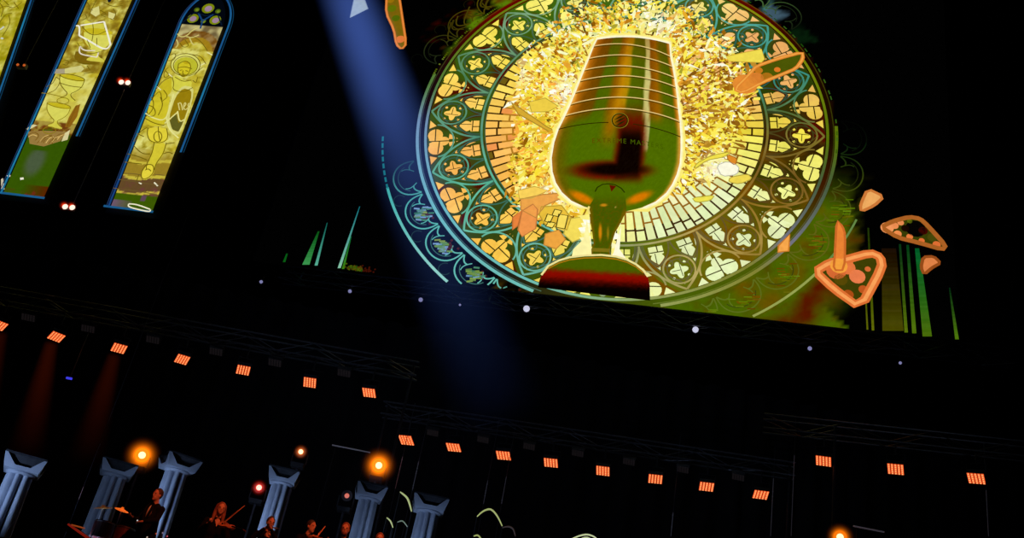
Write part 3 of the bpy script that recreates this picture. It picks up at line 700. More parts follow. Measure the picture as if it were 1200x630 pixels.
# ------------------------------------------------------------------ tall pointed banners with stained glass pictures
def banner(name, label, TL, BL, BR_, TR, colfn, top=None):
    """corner pixels of the picture; TL/TR on its left and right edge line"""
    bl, br, tl, tr = sp(*BL), sp(*BR_), sp(*TL), sp(*TR)
    def edge(a, c, z): k = (z - a[1]) / (c[1] - a[1]); return a[0] + (c[0] - a[0]) * k
    zt = 37.0 if top is None else top; zb = (bl[1] + br[1]) / 2
    root = empty(name, (OS.x, OS.y, 0), label, 'screen', 'tall banner screens at the left', rot=(0, 0, -PSI))
    XL = lambda z: edge(bl, tl, z); XR = lambda z: edge(br, tr, z)
    W = XR(zt) - XL(zt)
    def half_w(z):                        # pointed arch head above zt
        if z <= zt: return 1.
        k = (z - zt) / (W * 1.05); return max(0., math.sqrt(max(0, 1 - k * k)) * 1.6 - .6) if k < .93 else 0.
    def pt(a, z):
        c = (XL(min(z, zt)) + XR(min(z, zt))) / 2; c += (XL(zt) - XL(zt - 1)) * max(0, z - zt) ; hw = (XR(min(z, zt)) - XL(min(z, zt))) / 2 * half_w(z)
        return (c + (2 * a - 1) * hw, z)
    ztop = zt + W * 1.05 * .92
    bd = Flat(-3); outl = [pt(0, z) for z in (zb, zt)] + [pt(0, zt + (ztop - zt) * i / 10) for i in range(1, 11)] + [pt(1, zt + (ztop - zt) * i / 10) for i in range(10, 0, -1)] + [pt(1, zt), pt(1, zb)]
    mx = sum(p[0] for p in outl) / len(outl)
    grow_ = [(mx + (x - mx) * 1.32, z + (.3 if z > zt else -.3 if z < zb + .1 else 0)) for x, z in outl]
    n = len(grow_)
    bd.poly([(x, .12, z) for x, z in grow_]); bd.poly([(x, .3, z) for x, z in grow_][::-1])
    for i in range(n): j = (i + 1) % n; bd.poly([(grow_[i][0], .12, grow_[i][1]), (grow_[i][0], .3, grow_[i][1]), (grow_[j][0], .3, grow_[j][1]), (grow_[j][0], .12, grow_[j][1])])
    bd.build('panel', M_BLACK, root)
    g = Flat(0); NX, NZ = 44, 220
    PP = [[pt(i / NX, zb + (ztop - zb) * j / NZ) for i in range(NX + 1)] for j in range(NZ + 1)]
    g.grid(PP, [[tuple(int(v) for v in colfn(i / NX, *PP[j][i], zt)) for i in range(NX + 1)] for j in range(NZ + 1)])
    pic = g.build('glass_picture', M_LED, root, color=True)
    gap = .34
    blue = lambda k: (lambda x, z: mixc((22, 62, 120), (30, 120, 160), .5 + .9 * nz(x * 2, z * .5, .6, k)))
    for side, a in ((-1, 0), (1, 1)):
        fr = Flat(2)
        zz = [zb + (ztop - zb) * i / 60 for i in range(61)]
        if side > 0: zz = [z for z in zz if z > zb + 3.6]
        fr.line([(pt(a, z)[0] + side * (gap if side > 0 else .08), z) for z in zz], .11 if side > 0 else .11, blue(side))
        if side < 0: fr.line([(pt(a, z)[0] - .2, z) for z in zz], .05, (30, 50, 90))
        else: fr.line([(pt(a, z)[0] + .5, z) for z in zz], .04, (15, 60, 90))
        fr.build('blue_border', M_LED, root, color=True)
    fr = Flat(2)
    fr.line([(pt(0, zb)[0] - .35, zb + .02), (pt(1, zb)[0] + .1, zb - .02)], .12, (25, 88, 135))
    fr.build('blue_border', M_LED, root, color=True)
    c = MB(); c.tube([(pt(.5, ztop)[0], .2, ztop), (pt(.5, ztop)[0], .2, 54)], .04, 6); c.build('hanging_cable', M_METAL, root)
    return root, pic, pt, zt, zb
YEL, YPALE, OLV, BRN = (190, 173, 44), (222, 219, 125), (140, 120, 10), (120, 85, 15)
def base_yellow(x, z, sd=0.):
    n1 = fnz(x, z, 1.1, sd); n2 = fnz(x, z, 3.2, sd + 4)
    c = mixc(YEL, YPALE, .5 + 1.1 * n1); c = mixc(c, OLV, max(0, n2) * .9); return c
def knight_col(a, x, z, zt):
    px_b = (z - 24.15) / 12.3             # 0 bottom .. 1 at the tracery foot
    c = base_yellow(x, z, 2)
    n2 = fnz(x, z, 2.5, 7.)
    if px_b < .30:                        # stairs
        st = (px_b * 12.3 + .12 * math.sin(a * 5)) % .95
        k = sst(.35, .12, px_b) if False else 1 - sst(.22, .34, px_b)
        step = (198, 182, 60) if st < .17 else (98, 72, 38) if px_b < .16 else (150, 125, 35)
        c = mixc(c, step, max(.45, k)); c = mixc(c, (110, 60, 60), max(0, n2) * 1.2 * (1 if px_b < .16 else 0))
    if px_b < .075: c = (60, 88, 3)
    if px_b < .045 and a < .45: c = mixc((110, 85, 110), (60, 88, 3), a * 1.5)
    if .075 > px_b > .05 and .62 < a < .75: c = (95, 70, 85)
    d = math.hypot((a - .55) * .85, (px_b - .83) * 4.)
    if px_b > .84:                        # stone arch above the halo
        q = math.hypot((a - .5) * 1.0, (px_b - .80) * 4.5)
        c = mixc(c, (150, 112, 15), .8) if q > .38 else c
        if .52 < q: c = mixc((112, 72, 18), (150, 120, 70), .5 + n2)
        if q > .68: c = mixc((190, 180, 120), (110, 95, 60), .4 + 1.6 * nz(x, z, 2.2))
    if z > zt - .1:                       # traceried head
        c = (2, 6, 14)
    return c
root, pic, pt, ZT, ZB = banner('banner_screen', 'tall banner screen picturing a haloed knight with a shield on stairs', (214.6, 24.8), (130, 241.5), (177.5, 249.7), (256, 45), knight_col, 36.3)
def strokes(parent, zf, L, name='lead_line', layer=3):
    f = Flat(layer)
    for col, w, *pl in L:
        for q in pl:
            pts = zf(q)
            if len(pts) > 2: pts = smooth_open(pts)
            f.line(pts, w, col)
    o = f.build(name, M_LED, parent, color=True); o['kind'] = 'stuff'; return o
def smooth_open(p, it=2):
    for _ in range(it):
        q = [p[0]]
        for a, c in zip(p, p[1:]): q += [(a[0] * .75 + c[0] * .25, a[1] * .75 + c[1] * .25), (a[0] * .25 + c[0] * .75, a[1] * .25 + c[1] * .75)]
        p = q + [p[-1]]
    return p
def fills(parent, zf, L, name, layer=2, sm=1):
    f = Flat(layer)
    for col, q in L: 
        pts = zf(q)
        f.area(closed_smooth(pts, sm) if sm else pts, col, dy=.0)
    return f.build(name, M_LED, parent, color=True)
def ell(cx, cy, rx, ry, a0=0, a1=360, n=16, rot=0.):
    o = []
    for i in range(n + 1):
        a = math.radians(a0 + (a1 - a0) * i / n); u, v = rx * math.cos(a), ry * math.sin(a)
        o.append((cx + u * math.cos(rot) - v * math.sin(rot), cy + u * math.sin(rot) + v * math.cos(rot)))
    return o
zk = Z(160, 0, 5.25); zl = Z(110, 110, 4.2)
LD = (108, 92, 8); LD2 = (140, 122, 15); WH = (232, 228, 165)
# layered flat fills of the figure
f = Flat(1)
def add(zf, col, q, sm=1, dy=0.): pts = zf(q); f.area(closed_smooth(pts, sm) if sm else pts, col, dy)
def disc(zf, col, cx, cy, rx, ry, dy=0.): f.area(zf(ell(cx, cy, rx, ry)[:-1]), col, dy)
disc(zk, (216, 214, 110), 305, 405, 92, 70); disc(zk, (186, 184, 45), 305, 410, 74, 56, .003)
add(zk, (205, 190, 35), [(262, 400), (300, 378), (340, 400), (330, 455), (290, 485), (255, 450)], dy=.006)
add(zk, (185, 165, 22), [(282, 382), (312, 374), (338, 395), (300, 398)], dy=.008)
add(zk, (210, 205, 70), [(220, 470), (260, 470), (300, 500), (345, 500), (330, 560), (240, 575), (215, 540)], dy=.006)
add(zk, (196, 180, 35), [(120, 560), (170, 500), (215, 480), (225, 560), (150, 630), (95, 630)], dy=.005)
add(zl, (205, 190, 40), [(285, 20), (380, 0), (360, 110), (345, 160), (270, 160), (255, 120)], dy=.005)
add(zl, (222, 205, 55), [(270, 170), (320, 165), (362, 175), (370, 225), (335, 248), (280, 240), (265, 205)], dy=.006)
add(zl, (210, 195, 50), [(300, 245), (360, 245), (345, 300), (310, 345), (300, 380), (262, 375), (275, 330)], dy=.006)
add(zl, (225, 208, 60), [(235, 390), (262, 352), (295, 352), (300, 385), (278, 415), (240, 428)], dy=.007)
add(zl, (214, 210, 120), [(395, 10), (440, -40), (492, -30), (488, 30), (446, 150), (420, 205), (376, 190), (358, 120)], dy=.008)
add(zl, (150, 125, 12), [(402, 18), (440, -26), (482, -16), (480, 30), (440, 145), (418, 190), (386, 178), (370, 120)], dy=.01)
add(zl, (95, 92, 30), [(375, 135), (405, 95), (418, 145), (438, 130), (436, 150), (418, 188), (387, 176)], 0, dy=.012)
f.build('figure', M_LED, pic, color=True)['kind'] = 'stuff'
strokes(pic, zk, [
    (LD, .045, ell(305, 405, 92, 70), ell(305, 410, 76, 58), [(262, 400), (300, 378), (340, 400), (330, 455), (290, 485), (255, 450), (262, 400)], [(255, 425), (300, 415), (345, 430)],
     [(270, 440), (285, 436)], [(305, 440), (322, 446)], [(290, 440), (286, 458), (296, 462)], [(282, 470), (304, 472)], [(220, 470), (235, 520), (225, 560), (290, 575), (350, 545)], [(240, 480), (290, 510), (340, 500)],
     [(180, 440), (210, 470), (175, 490), (170, 450), (200, 420)], [(120, 560), (170, 500), (215, 480)], [(110, 600), (150, 560), (160, 620)], [(170, 560), (200, 600), (160, 630)], [(360, 470), (385, 440), (410, 420)], [(350, 500), (370, 520), (380, 480)],
     [(200, 350), (250, 330), (235, 380), (190, 380)], [(330, 340), (400, 350), (430, 400)], [(300, 250), (330, 290), (290, 300), (270, 270)], [(350, 230), (400, 260), (440, 320)]),
    ((206, 196, 110), .07, [(255, 215), (275, 235), (310, 230), (345, 195), (372, 182)], [(310, 232), (345, 240), (388, 222)], [(250, 250), (262, 280), (245, 300)], [(372, 182), (378, 178)], [(330, 240), (350, 285), (375, 275)]),
    (WH, .06, [(200, 460), (225, 480)], [(130, 540), (155, 560)], [(395, 410), (425, 395)], [(440, 330), (470, 345)])])
strokes(pic, zl, [
    (LD, .05, [(285, 20), (300, 50), (290, 90), (255, 120)], [(330, 20), (345, 60), (320, 110)], [(270, 60), (300, 70), (310, 110), (270, 120), (265, 90)], [(255, 125), (300, 150), (350, 160)], [(320, 165), (322, 205), (330, 240)],
     [(270, 170), (265, 205), (280, 240), (335, 248), (370, 225), (362, 175)], [(200, 240), (230, 190), (265, 170)], [(215, 200), (250, 215)], [(300, 245), (290, 300), (262, 350), (262, 375)], [(360, 245), (345, 300), (310, 345), (300, 380)],
     [(262, 352), (235, 390), (240, 428), (278, 415), (300, 385), (295, 352), (262, 352)], [(255, 380), (272, 372), (285, 385)], [(225, 400), (215, 430)], ell(318, 215, 20, 26), [(200, 260), (240, 300), (280, 300)], [(170, 300), (215, 310), (265, 330)], [(345, 300), (370, 290), (392, 300)], [(155, 340), (240, 350)], [(360, 250), (400, 245)]),
    ((228, 224, 140), .07, [(395, 5), (375, 80), (352, 140), (285, 120), (258, 100)], [(360, 120), (372, 180), (420, 222)], [(415, 95), (352, 150)], [(415, 90), (424, 145), (450, 130)]),
    ((214, 205, 120), .055, [(418, 50), (425, 85)], [(416, 55), (432, 45), (440, 85)], [(446, 70), (458, 55), (450, 45), (443, 75), (455, 85), (466, 72)], [(472, 50), (465, 60), (472, 74), (464, 84)]),
    ((236, 232, 200), .07, [(175, 545), (215, 548), (280, 572)], [(175, 545), (172, 560), (230, 575), (280, 585), (282, 574)], [(225, 440), (238, 448)], [(300, 440), (318, 458)]),
    ((105, 85, 40), .04, [(150, 395), (210, 398), (238, 405)], [(300, 400), (350, 405)], [(125, 425), (230, 440), (330, 455)], [(100, 468), (200, 480), (315, 500)])])
# tracery roundels in the head
f = Flat(2); hw = .9
for a, dz, r, c in ((.22, .35, .33, (120, 130, 10)), (.78, .35, .33, (120, 130, 10)), (.5, 1.15, .36, (120, 130, 10)), (.5, .2, .15, (90, 110, 10)), (.2, 1.0, .16, (70, 90, 10)), (.8, 1.0, .16, (70, 90, 10))):
    x, z_ = pt(a, ZT + dz)
    f.circle((x, z_), r, c, 14); f.circle((x + .03, z_ - .03), r * .6, (155, 125, 150) if r > .3 else (110, 130, 30), 10, .01)
f.line([pt(.5, ZT - .35), pt(.48, ZT + .2), pt(.3, ZT + .75)], .1, (20, 60, 110), dy=.015); f.line([pt(.48, ZT + .2), pt(.7, ZT + .75)], .1, (20, 60, 110), dy=.015)
f.line([pt(.02, ZT + .0), pt(.2, ZT + .8), pt(.5, ZT + .6), pt(.8, ZT + .8), pt(.98, ZT + .0)], .08, (8, 22, 40), dy=.015)
f.build('head_tracery', M_LED, pic, color=True)

def chalice_col(a, x, z, zt):
    k = (z - 24.27) / 13.0; c = base_yellow(x, z, 11.); n2 = fnz(x, z, 2.2, 3.)
    if k > .62: c = mixc(c, (132, 108, 22), .55 + n2)
    if k < .36: c = mixc((110, 60, 15), (165, 145, 60), .5 + 2 * n2)
    if .36 < k < .6: c = mixc(c, (214, 206, 105), .45)
    if k < .30 + .03 * math.sin(a * 3.1): c = mixc((52, 84, 3), (95, 30, 0), max(0, min(1, .5 + 3 * n2)) * (1 - sst(0, .035, .30 + .03 * math.sin(a * 3.1) - k)))
    if k < .06 and a > .4: c = mixc(c, (95, 25, 0), (a - .4) * 1.4)
    if k < .22: c = mixc(c, (72, 88, 60), (1 - sst(.06, .16, math.hypot((a - .42) * .5, (k - .165) * 1.6))))
    if k < .03: c = mixc(c, (110, 40, 20), max(0, n2) * 3 * (1 if a > .5 else .2))
    return c
root, pic, pt, ZT, ZB = banner('banner_screen', 'tall banner screen picturing chalices above a plain green foot', (102, 2), (3.5, 227), (51, 232), (150, 10), chalice_col, 39.5)
zc = Z(0, 0, 5.25); zd = Z(0, 110, 4.843)
f = Flat(1)
def cup(zf, cx, cy, w, h, rot=.2):
    def T(pts): return [(cx + x * w * math.cos(rot) - y * h * math.sin(rot), cy + x * w * math.sin(rot) + y * h * math.cos(rot)) for x, y in pts]
    b_ = T([(-1, -.7), (1, -.7), (.9, 0), (.45, .5), (.12, .72), (-.12, .72), (-.45, .5), (-.9, 0)]); f.area(closed_smooth(zf(b_)), (214, 210, 90), .004)
    f.area(zf(T(ell(0, -.7, 1, .22)[:-1])), (196, 180, 30), .006)
    f.area(closed_smooth(zf(T([(-.12, .7), (.12, .7), (.2, 1.0), (.6, 1.2), (.6, 1.35), (-.6, 1.35), (-.6, 1.2), (-.2, 1.0)]))), (206, 198, 70), .005)
    return T
T1 = cup(zc, 440, 530, 78, 70); T2 = cup(zd, 330, 112, 68, 62); T3 = cup(zc, 600, 260, 90, 90, .1)
add(zc, (160, 132, 20), [(500, 190), (560, 170), (660, 190), (670, 250), (600, 300), (520, 290)], dy=.003)
add(zc, (206, 198, 70), [(520, 120), (580, 150), (650, 145), (640, 200), (580, 225), (520, 190)], dy=.004)
add(zc, (120, 95, 15), [(470, 310), (560, 350), (640, 340), (610, 400), (500, 400), (455, 360)], dy=.003)
add(zc, (214, 208, 130), [(560, 60), (610, 40), (615, 90), (590, 105), (560, 85)], 0, dy=.006); add(zc, (214, 208, 130), [(670, 75), (715, 90), (700, 125), (668, 110)], 0, dy=.006)
add(zc, (165, 155, 125), [(340, 428), (400, 425), (400, 455), (335, 455)], 0, dy=.006); add(zc, (206, 200, 125), [(400, 425), (500, 405), (520, 425), (500, 445), (400, 455)], 0, dy=.006)
add(zd, (140, 95, 20), [(430, 70), (458, 60), (440, 130), (400, 190), (370, 190), (395, 130)], 0, dy=.006)
add(zd, (214, 205, 150), [(190, 175), (215, 180), (160, 208), (150, 200)], 0, dy=.006); add(zd, (214, 205, 150), [(400, 205), (385, 262), (350, 272), (370, 225)], 0, dy=.006)
add(zd, (150, 120, 60), [(160, 215), (260, 210), (380, 215), (345, 270), (250, 300), (170, 285)], 0, dy=.004)
add(zd, (232, 228, 205), [(40, 465), (58, 458), (62, 468), (45, 480)], 0, dy=.006); add(zd, (236, 232, 210), [(115, 478), (135, 475), (137, 487), (117, 490)], 0, dy=.006)
add(zd, (200, 190, 165), [(8, 485), (20, 480), (28, 545), (8, 540)], 0, dy=.006)
add(zc, (12, 20, 40), [(660, -5), (690, -5), (682, 14), (668, 18)], 0, dy=.006)
f.build('figure', M_LED, pic, color=True)['kind'] = 'stuff'
strokes(pic, zc, [
    (LD, .045, T1([(-1, -.7), (-.9, 0), (-.45, .5), (-.12, .72), (-.2, 1.0), (-.6, 1.25)]), T1([(1, -.7), (.9, 0), (.45, .5), (.12, .72), (.2, 1.0), (.6, 1.25)]), T1(ell(0, -.7, 1, .22)), T1([(-.9, 0), (0, .1), (.9, 0)]),
     [(540, 20), (560, 50), (545, 60), (575, 70)], [(600, 0), (570, 60), (550, 110)], [(500, 110), (530, 90), (540, 120), (510, 130)], [(510, 170), (550, 215), (600, 225), (660, 195)], [(575, 150), (580, 200), (570, 260)], [(620, 70), (650, 85), (660, 100), (625, 95)], [(625, 100), (655, 112)],
     [(500, 320), (560, 340), (620, 325)], [(480, 270), (500, 300), (540, 310)], [(540, 250), (560, 300)], [(600, 240), (600, 290)], [(400, 375), (430, 380), (420, 410), (390, 400)], [(450, 380), (520, 400), (590, 395)], [(540, 410), (560, 440)], [(290, 540), (330, 520), (350, 480)], [(350, 480), (380, 500), (350, 560), (300, 580)], [(520, 460), (580, 450)], [(700, 60), (720, 90), (700, 130), (680, 120)], [(640, 20), (700, 50), (760, 40)]),
    ((238, 236, 215), .1, [(472, 165), (495, 165), (492, 225)], [(492, 225), (560, 262), (630, 305), (665, 308), (684, 280)], [(684, 280), (665, 210), (645, 140)], [(645, 140), (570, 152), (500, 163)]),
    ((225, 215, 190), .08, [(498, 290), (490, 318), (500, 340), (560, 352), (600, 358)], [(498, 292), (520, 318), (590, 318)], [(610, 330), (600, 360)])])
strokes(pic, zd, [
    (LD2, .045, T2([(-1, -.7), (-.9, 0), (-.45, .5), (-.12, .72), (-.2, 1.0), (-.6, 1.25)]), T2([(1, -.7), (.9, 0), (.45, .5), (.12, .72), (.2, 1.0), (.6, 1.25)]), T2(ell(0, -.7, 1, .22)), ell(362, 45, 34, 18), ell(285, 212, 36, 20), [(240, 0), (300, 8), (380, 30)]),
    (BRN, .045, [(160, 240), (200, 220), (230, 240), (205, 270)], [(240, 280), (270, 240), (310, 250), (300, 290)], [(310, 270), (340, 230), (370, 240)], [(215, 285), (255, 250), (300, 240)], [(180, 205), (300, 205), (390, 215)], [(440, 70), (420, 120), (385, 190)], [(250, 285), (262, 262), (280, 262)], [(280, 290), (300, 262), (325, 262)]),
    ((225, 190, 110), .045, [(165, 250), (190, 235), (215, 245)], [(230, 275), (255, 248), (280, 240)], [(265, 285), (285, 255), (310, 250)], [(300, 280), (320, 250), (345, 248)], [(330, 265), (350, 240), (372, 236)])])

def third_col(a, x, z, zt):
    n2 = fnz(x, z, 1.6, 9.); c = base_yellow(x, z, 21.)
    return mixc(c, (150, 140, 10), .4 + n2)
root, pic, pt, ZT, ZB = banner('banner_screen', 'banner screen cut off by the top left corner, yellow glass picture', (29, 2), (-72, 216), (-22, 222), (-1, 60) if False else (29, 2), third_col, 44) if False else banner('banner_screen', 'banner screen cut off by the top left corner, yellow glass picture', (-15, 0), (-98, 214), (-45, 219), (31, 0), third_col, 40)
strokes(pic, zc, [(LD, .045, [(0, 60), (40, 40), (90, 60), (140, 20)], [(0, 150), (40, 90), (80, 90)], [(60, 100), (70, 150), (20, 230)], [(20, 0), (60, 40)], [(0, 20), (30, 60), (10, 110)], [(90, 20), (120, 60)]),
    ((200, 205, 190), .12, [(5, 190), (30, 170)], [(10, 240), (25, 245)])])

# ------------------------------------------------------------------ lamps, trusses
M_LENSB = mat('blinder_cell', (.9, .3, .1), .3, emit=lin((246, 92, 42)), strength=1.0)
M_LENSH = mat('blinder_core', (.9, .5, .2), .3, emit=lin((255, 190, 120)), strength=1.0)
M_DIM = mat('unlit_lens_sheen', (.05, .04, .04), .3, emit=lin((17, 14, 15)), strength=1)  # faint grey sheen on the unlit lenses put in as weak emission
TRUSS_Z = 14.35
def truss(p0, p1, label, h=.5, name='lighting_truss', hang=54, cat='truss', group=None, bay=1.2, mt=None, legs=(.01, .99)):
    mt = mt or M_METAL
    p0, p1 = Vector(p0), Vector(p1); d = (p1 - p0); L = d.length; ang = math.atan2(d.y, d.x)
    root = empty(name, p0, label, cat, group, rot=(0, 0, ang)); root['kind'] = 'thing'; n = max(2, int(L / bay))
    for i, (y, z_) in enumerate(((-h / 2, 0), (h / 2, 0), (-h / 2, h), (h / 2, h))):
        b = MB(); b.tube([(0, y, z_), (L, y, z_)], .035, 6); b.build('chord', mt, root)
    b = MB(); pts = []
    for i in range(n + 1): pts.append((L * i / n, -h / 2, 0 if i % 2 else h))
    b.tube(pts, .018, 5); pts2 = [(x, h / 2, z_) for x, y, z_ in pts]
    b2 = MB(); b2.tube(pts2, .018, 5)
    b.build('lattice', mt, root); b2.build('lattice', mt, root)
    b = MB(); b.tube([(x, h / 2 if i % 2 else -h / 2, 0) for i, (x, y, z_) in enumerate(pts)], .018, 5); b.build('lattice', mt, root)
    for k in legs:                        # slim black towers carrying the truss
        b = MB(); b.tube([(L * k, .12, h), (L * k, .12, DECK - p0.z)], .05, 6); b.build('tower_leg', M_HOUSE, root)
    return root
ROWP = [(-1, 381), (66, 394.5), (139.5, 408), (213.5, 421), (285, 433.5), (363, 448), (432.5, 460)]
rowY = [34.0] * 7
ROW2 = [(476, 515.5), (531.5, 524), (590, 533.5), (645.5, 542), (706.5, 551.5), (768, 561), (828, 570), (891.5, 579.5)]
ROW3 = [(965, 540), (1049.5, 549.5), (1144, 560.5)]
def at_z(px, py, zz): d = ray(px, py); k = (zz - CAM_Z) / d.z; return Vector((0, 0, CAM_Z)) + d * k
WH_ = [((15, 5.8), (-7.7, 8)), ((15, 5.8), (-7.7, 8)), ((16, 4.3), (-5, 9.2)), ((14.5, 4.3), (-5.5, 9.2)), ((15.7, 2.9), (-2.5, 10)), ((15, 2.2), (-.8, 11)), ((15, 1.8), (1.7, 10.2)),
       ((15.6, 1.5), (4, 11)), ((16, 1.5), (2.8, 9.4)), ((16.5, 1.4), (2, 9.8)), ((16.5, 1.7), (.8, 9.9)), ((16, 2), (0, 10.5)), ((16.7, 1.7), (-1, 10)), ((17.2, 2), (-1.7, 9.7)), ((17.6, 2.2), (-3, 9.3)),
       ((18.5, 2.5), (.3, 11)), ((19.5, 1.8), (1, 12)), ((20.6, 1.6), (2.8, 12))]
LZ = 13.5
places = [at_z(x, y, LZ) for x, y in ROWP + ROW2 + ROW3]
def orient(p, W2, H2, th=8.5):            # pan and tilt of a lamp whose lower edge is tipped back
    D = (p - Vector((0, 0, CAM_Z))).normalized()
    w0 = _X * W2[0] - _U * W2[1]; h0 = _X * H2[0] - _U * H2[1]
    h3 = h0 + D * th; tw = -(w0.dot(h3)) / D.dot(h3); return w0 + D * tw, h3
def blinder(p, W2, H2, label, group, lit=True, w=.5, h=.44, wpx=None):
    W, H = orient(p, W2, H2); k_ = dist_scale(p)
    if lit: w, h = W.length * k_, H.length * k_
    W.normalize(); H.normalize(); Nn = W.cross(H).normalized()
    if Nn.dot(_F) < 0: Nn = -Nn            # Nn points away from the viewer: the back of the lamp
    root = bpy.data.objects.new('blinder_light', None); link(root); tag(root, label, 'stage light', group)
    root.location = (p.x, p.y, p.z)
    V = lambda a, b_, c: W * a + H * b_ + Nn * c
    def slab_(b, a, b_, c, sa, sb, sc):
        Q = [V(a + i * sa / 2, b_ + j * sb / 2, c + k * sc / 2) for k in (-1, 1) for i, j in ((-1, -1), (1, -1), (1, 1), (-1, 1))]
        for q in ((3, 2, 1, 0), (4, 5, 6, 7), (0, 1, 5, 4), (1, 2, 6, 5), (2, 3, 7, 6), (3, 0, 4, 7)): b.poly([Q[i] for i in q])
    b = MB(); slab_(b, 0, 0, .09, w * 1.04, h * 1.04, .16); hs = b.build('housing', M_HOUSE, root)
    b = MB()
    for i in range(5):
        for j in range(5): slab_(b, (i - 2) * w / 5, (j - 2) * h / 5, 0, w / 5 * .74, h / 5 * .86, .02)
    if lit:
        n0 = len(b.fm)
        for i in range(5):
            for j in range(5): slab_(b, (i - 2) * w / 5, (j - 2) * h / 5, -.012, w / 5 * .36, h / 5 * .45, .015)
        for q in range(n0, len(b.fm)): b.fm[q] = 1
        b.build('lens_grid', [M_LENSB, M_LENSH], root)
    else: b.build('lens_grid', M_DIM, root)
    b = MB(); top = Vector((0, 0, TRUSS_Z - p.z)); a = V(-w * .56, 0, .08); c = V(w * .56, 0, .08)
    b.tube([a, a + Vector((0, 0, .42)), c + Vector((0, 0, .42)) if False else Vector((c.x, c.y, a.z + .42)), c], .016, 5); b.build('yoke', M_HOUSE, root)
    b = MB(); mid = (a + Vector((c.x, c.y, a.z))) / 2 + Vector((0, 0, .42)); b.tube([mid, Vector((mid.x, mid.y, top.z + .04))], .03, 6); b.build('clamp', M_HOUSE, root)
    return root
def dist_scale(p): return (p - Vector((0, 0, CAM_Z))).dot(_F) / F_PX
SIDE = ['left', 'middle', 'right']
def lampname(i):
    if i < 7:
        return ['orange blinder light cut by the left edge of the photo', 'orange blinder light second from the left, tilted most', 'orange blinder light third from the left with a faint beam', 'orange blinder light fourth from the left in the left row',
                'orange blinder light in the left row between its fourth and sixth', 'orange blinder light last but one of the left row', 'orange blinder light at the right end of the left row'][i]
    if i < 15:
        return ['orange blinder light at the left end of the middle row', 'second orange blinder light of the middle row', 'third orange blinder light of the middle row', 'fourth orange blinder light of the middle row',
                'fifth orange blinder light of the middle row', 'sixth orange blinder light of the middle row', 'last but one orange blinder light of the middle row', 'orange blinder light at the right end of the middle row'][i - 7]
    return ['left orange blinder light of the three on the right truss', 'centre orange blinder light of the three on the right truss', 'right orange blinder light of the three, nearest the right edge'][i - 15]
GR = lambda i: 'orange blinder lights on the left truss' if i < 7 else 'orange blinder lights on the middle truss' if i < 15 else 'orange blinder lights on the right truss'
for i, p in enumerate(places):
    W2, H2 = WH_[i]; k = dist_scale(p)
    blinder(p, W2, H2, lampname(i), GR(i), True)
DIMP = [(33, 372), (103, 385), (179, 398), (253, 412), (322, 425), (403, 437), (507, 507), (566, 515), (620, 523), (677, 531), (737, 541), (800, 550), (865, 559)]
ORD = ['leftmost', 'second from the left', 'third from the left', 'fourth from the left', 'fifth from the left', 'sixth from the left', 'rightmost']
for i, q in enumerate(DIMP):
    p = at_z(*q, LZ + .55 if False else LZ + .5)
    blinder(p, (15, 3), (-.6, 8), 'unlit dark lamp on the ' + ('left truss, ' if i < 6 else 'middle truss, ') + ORD[i if i < 6 else i - 6] + ' of its unlit lamps', 'unlit lamps on the ' + ('left truss' if i < 6 else 'middle truss'), False, .46, .34)
def tr(a, c, zz): return (a.x, a.y, zz), (c.x, c.y, zz)
e = (places[6] - places[1]).normalized()
truss(*tr(places[0] - e * 4, places[6] + e * 1.5, TRUSS_Z), 'left lighting truss carrying a row of orange blinders', hang=54)
e = (places[14] - places[7]).normalized()
truss(*tr(places[7] - e * 1.2, places[14] + e * 1.2, TRUSS_Z), 'long middle lighting truss with eight orange blinders below the screen', hang=54)
e = (places[17] - places[15]).normalized()
truss(*tr(places[15] - e * 2.0, places[17] + e * 4, TRUSS_Z), 'right lighting truss with three orange blinders', legs=(.22, .99))
# truss just under the big screen, with small white lamps clipped to it
DOTS = [(306, 330, 2.2), (410, 341, 2.4), (493, 351, 2.8), (617, 361.5, 4.2), (815, 386, 4.0), (949, 408, 2.8), (1055, 425, 2.0), (539, 357, 1.5)]
a = at(200, 302, 41); c = at(1150, 430, 36.2); zt_ = (a.z + c.z) / 2
a = at_z(200, 318, 20.2); c = at_z(1160, 433, 20.2)
def on_plane(px, py, n, d):              # point on the vertical plane n.p = d
    r_ = ray(px, py); return Vector((0, 0, CAM_Z)) + r_ * (d / r_.dot(n))
DP = 38.6; pts_ = [on_plane(x, y, NS, DP) for x, y, r in DOTS]
zz = sum(p.z for p in pts_) / len(pts_)
A_ = NS * (DP + .35) + TS * -17.5; B_ = NS * (DP + .35) + TS * 14
truss((A_.x, A_.y, zz + .35), (B_.x, B_.y, zz + .35), 'dark rigging truss running along under the big screen', .6, legs=())
for x_ in (-17, -8, 1, 10):
    b = MB(); b.tube([(x_ + 17.5, .1, .6), (x_ + 17.5, .95, .62), (x_ + 17.5, 1.3, 22.15 - zz - .35)], .04, 6); b.build('hanger', M_METAL, bpy.data.objects['lighting_truss.003'])
M_WHITE = mat('white_lamp', (.8, .8, .9), .3, emit=lin((200, 200, 225)), strength=1.0)
M_WHITE2 = mat('dim_white_lamp', (.5, .5, .6), .3, emit=lin((120, 120, 165)), strength=1.0)
wl = ['leftmost small white lamp under the big screen', 'small white lamp under the green pillars on the screen', 'small white lamp below the outer curve of the round window', 'bright small white lamp left of the trophy base',
      'bright small white lamp right of the trophy base', 'small white lamp below the orange diamond shard', 'faint small white lamp farthest right under the screen', 'faintest small white lamp inside the blue beam']
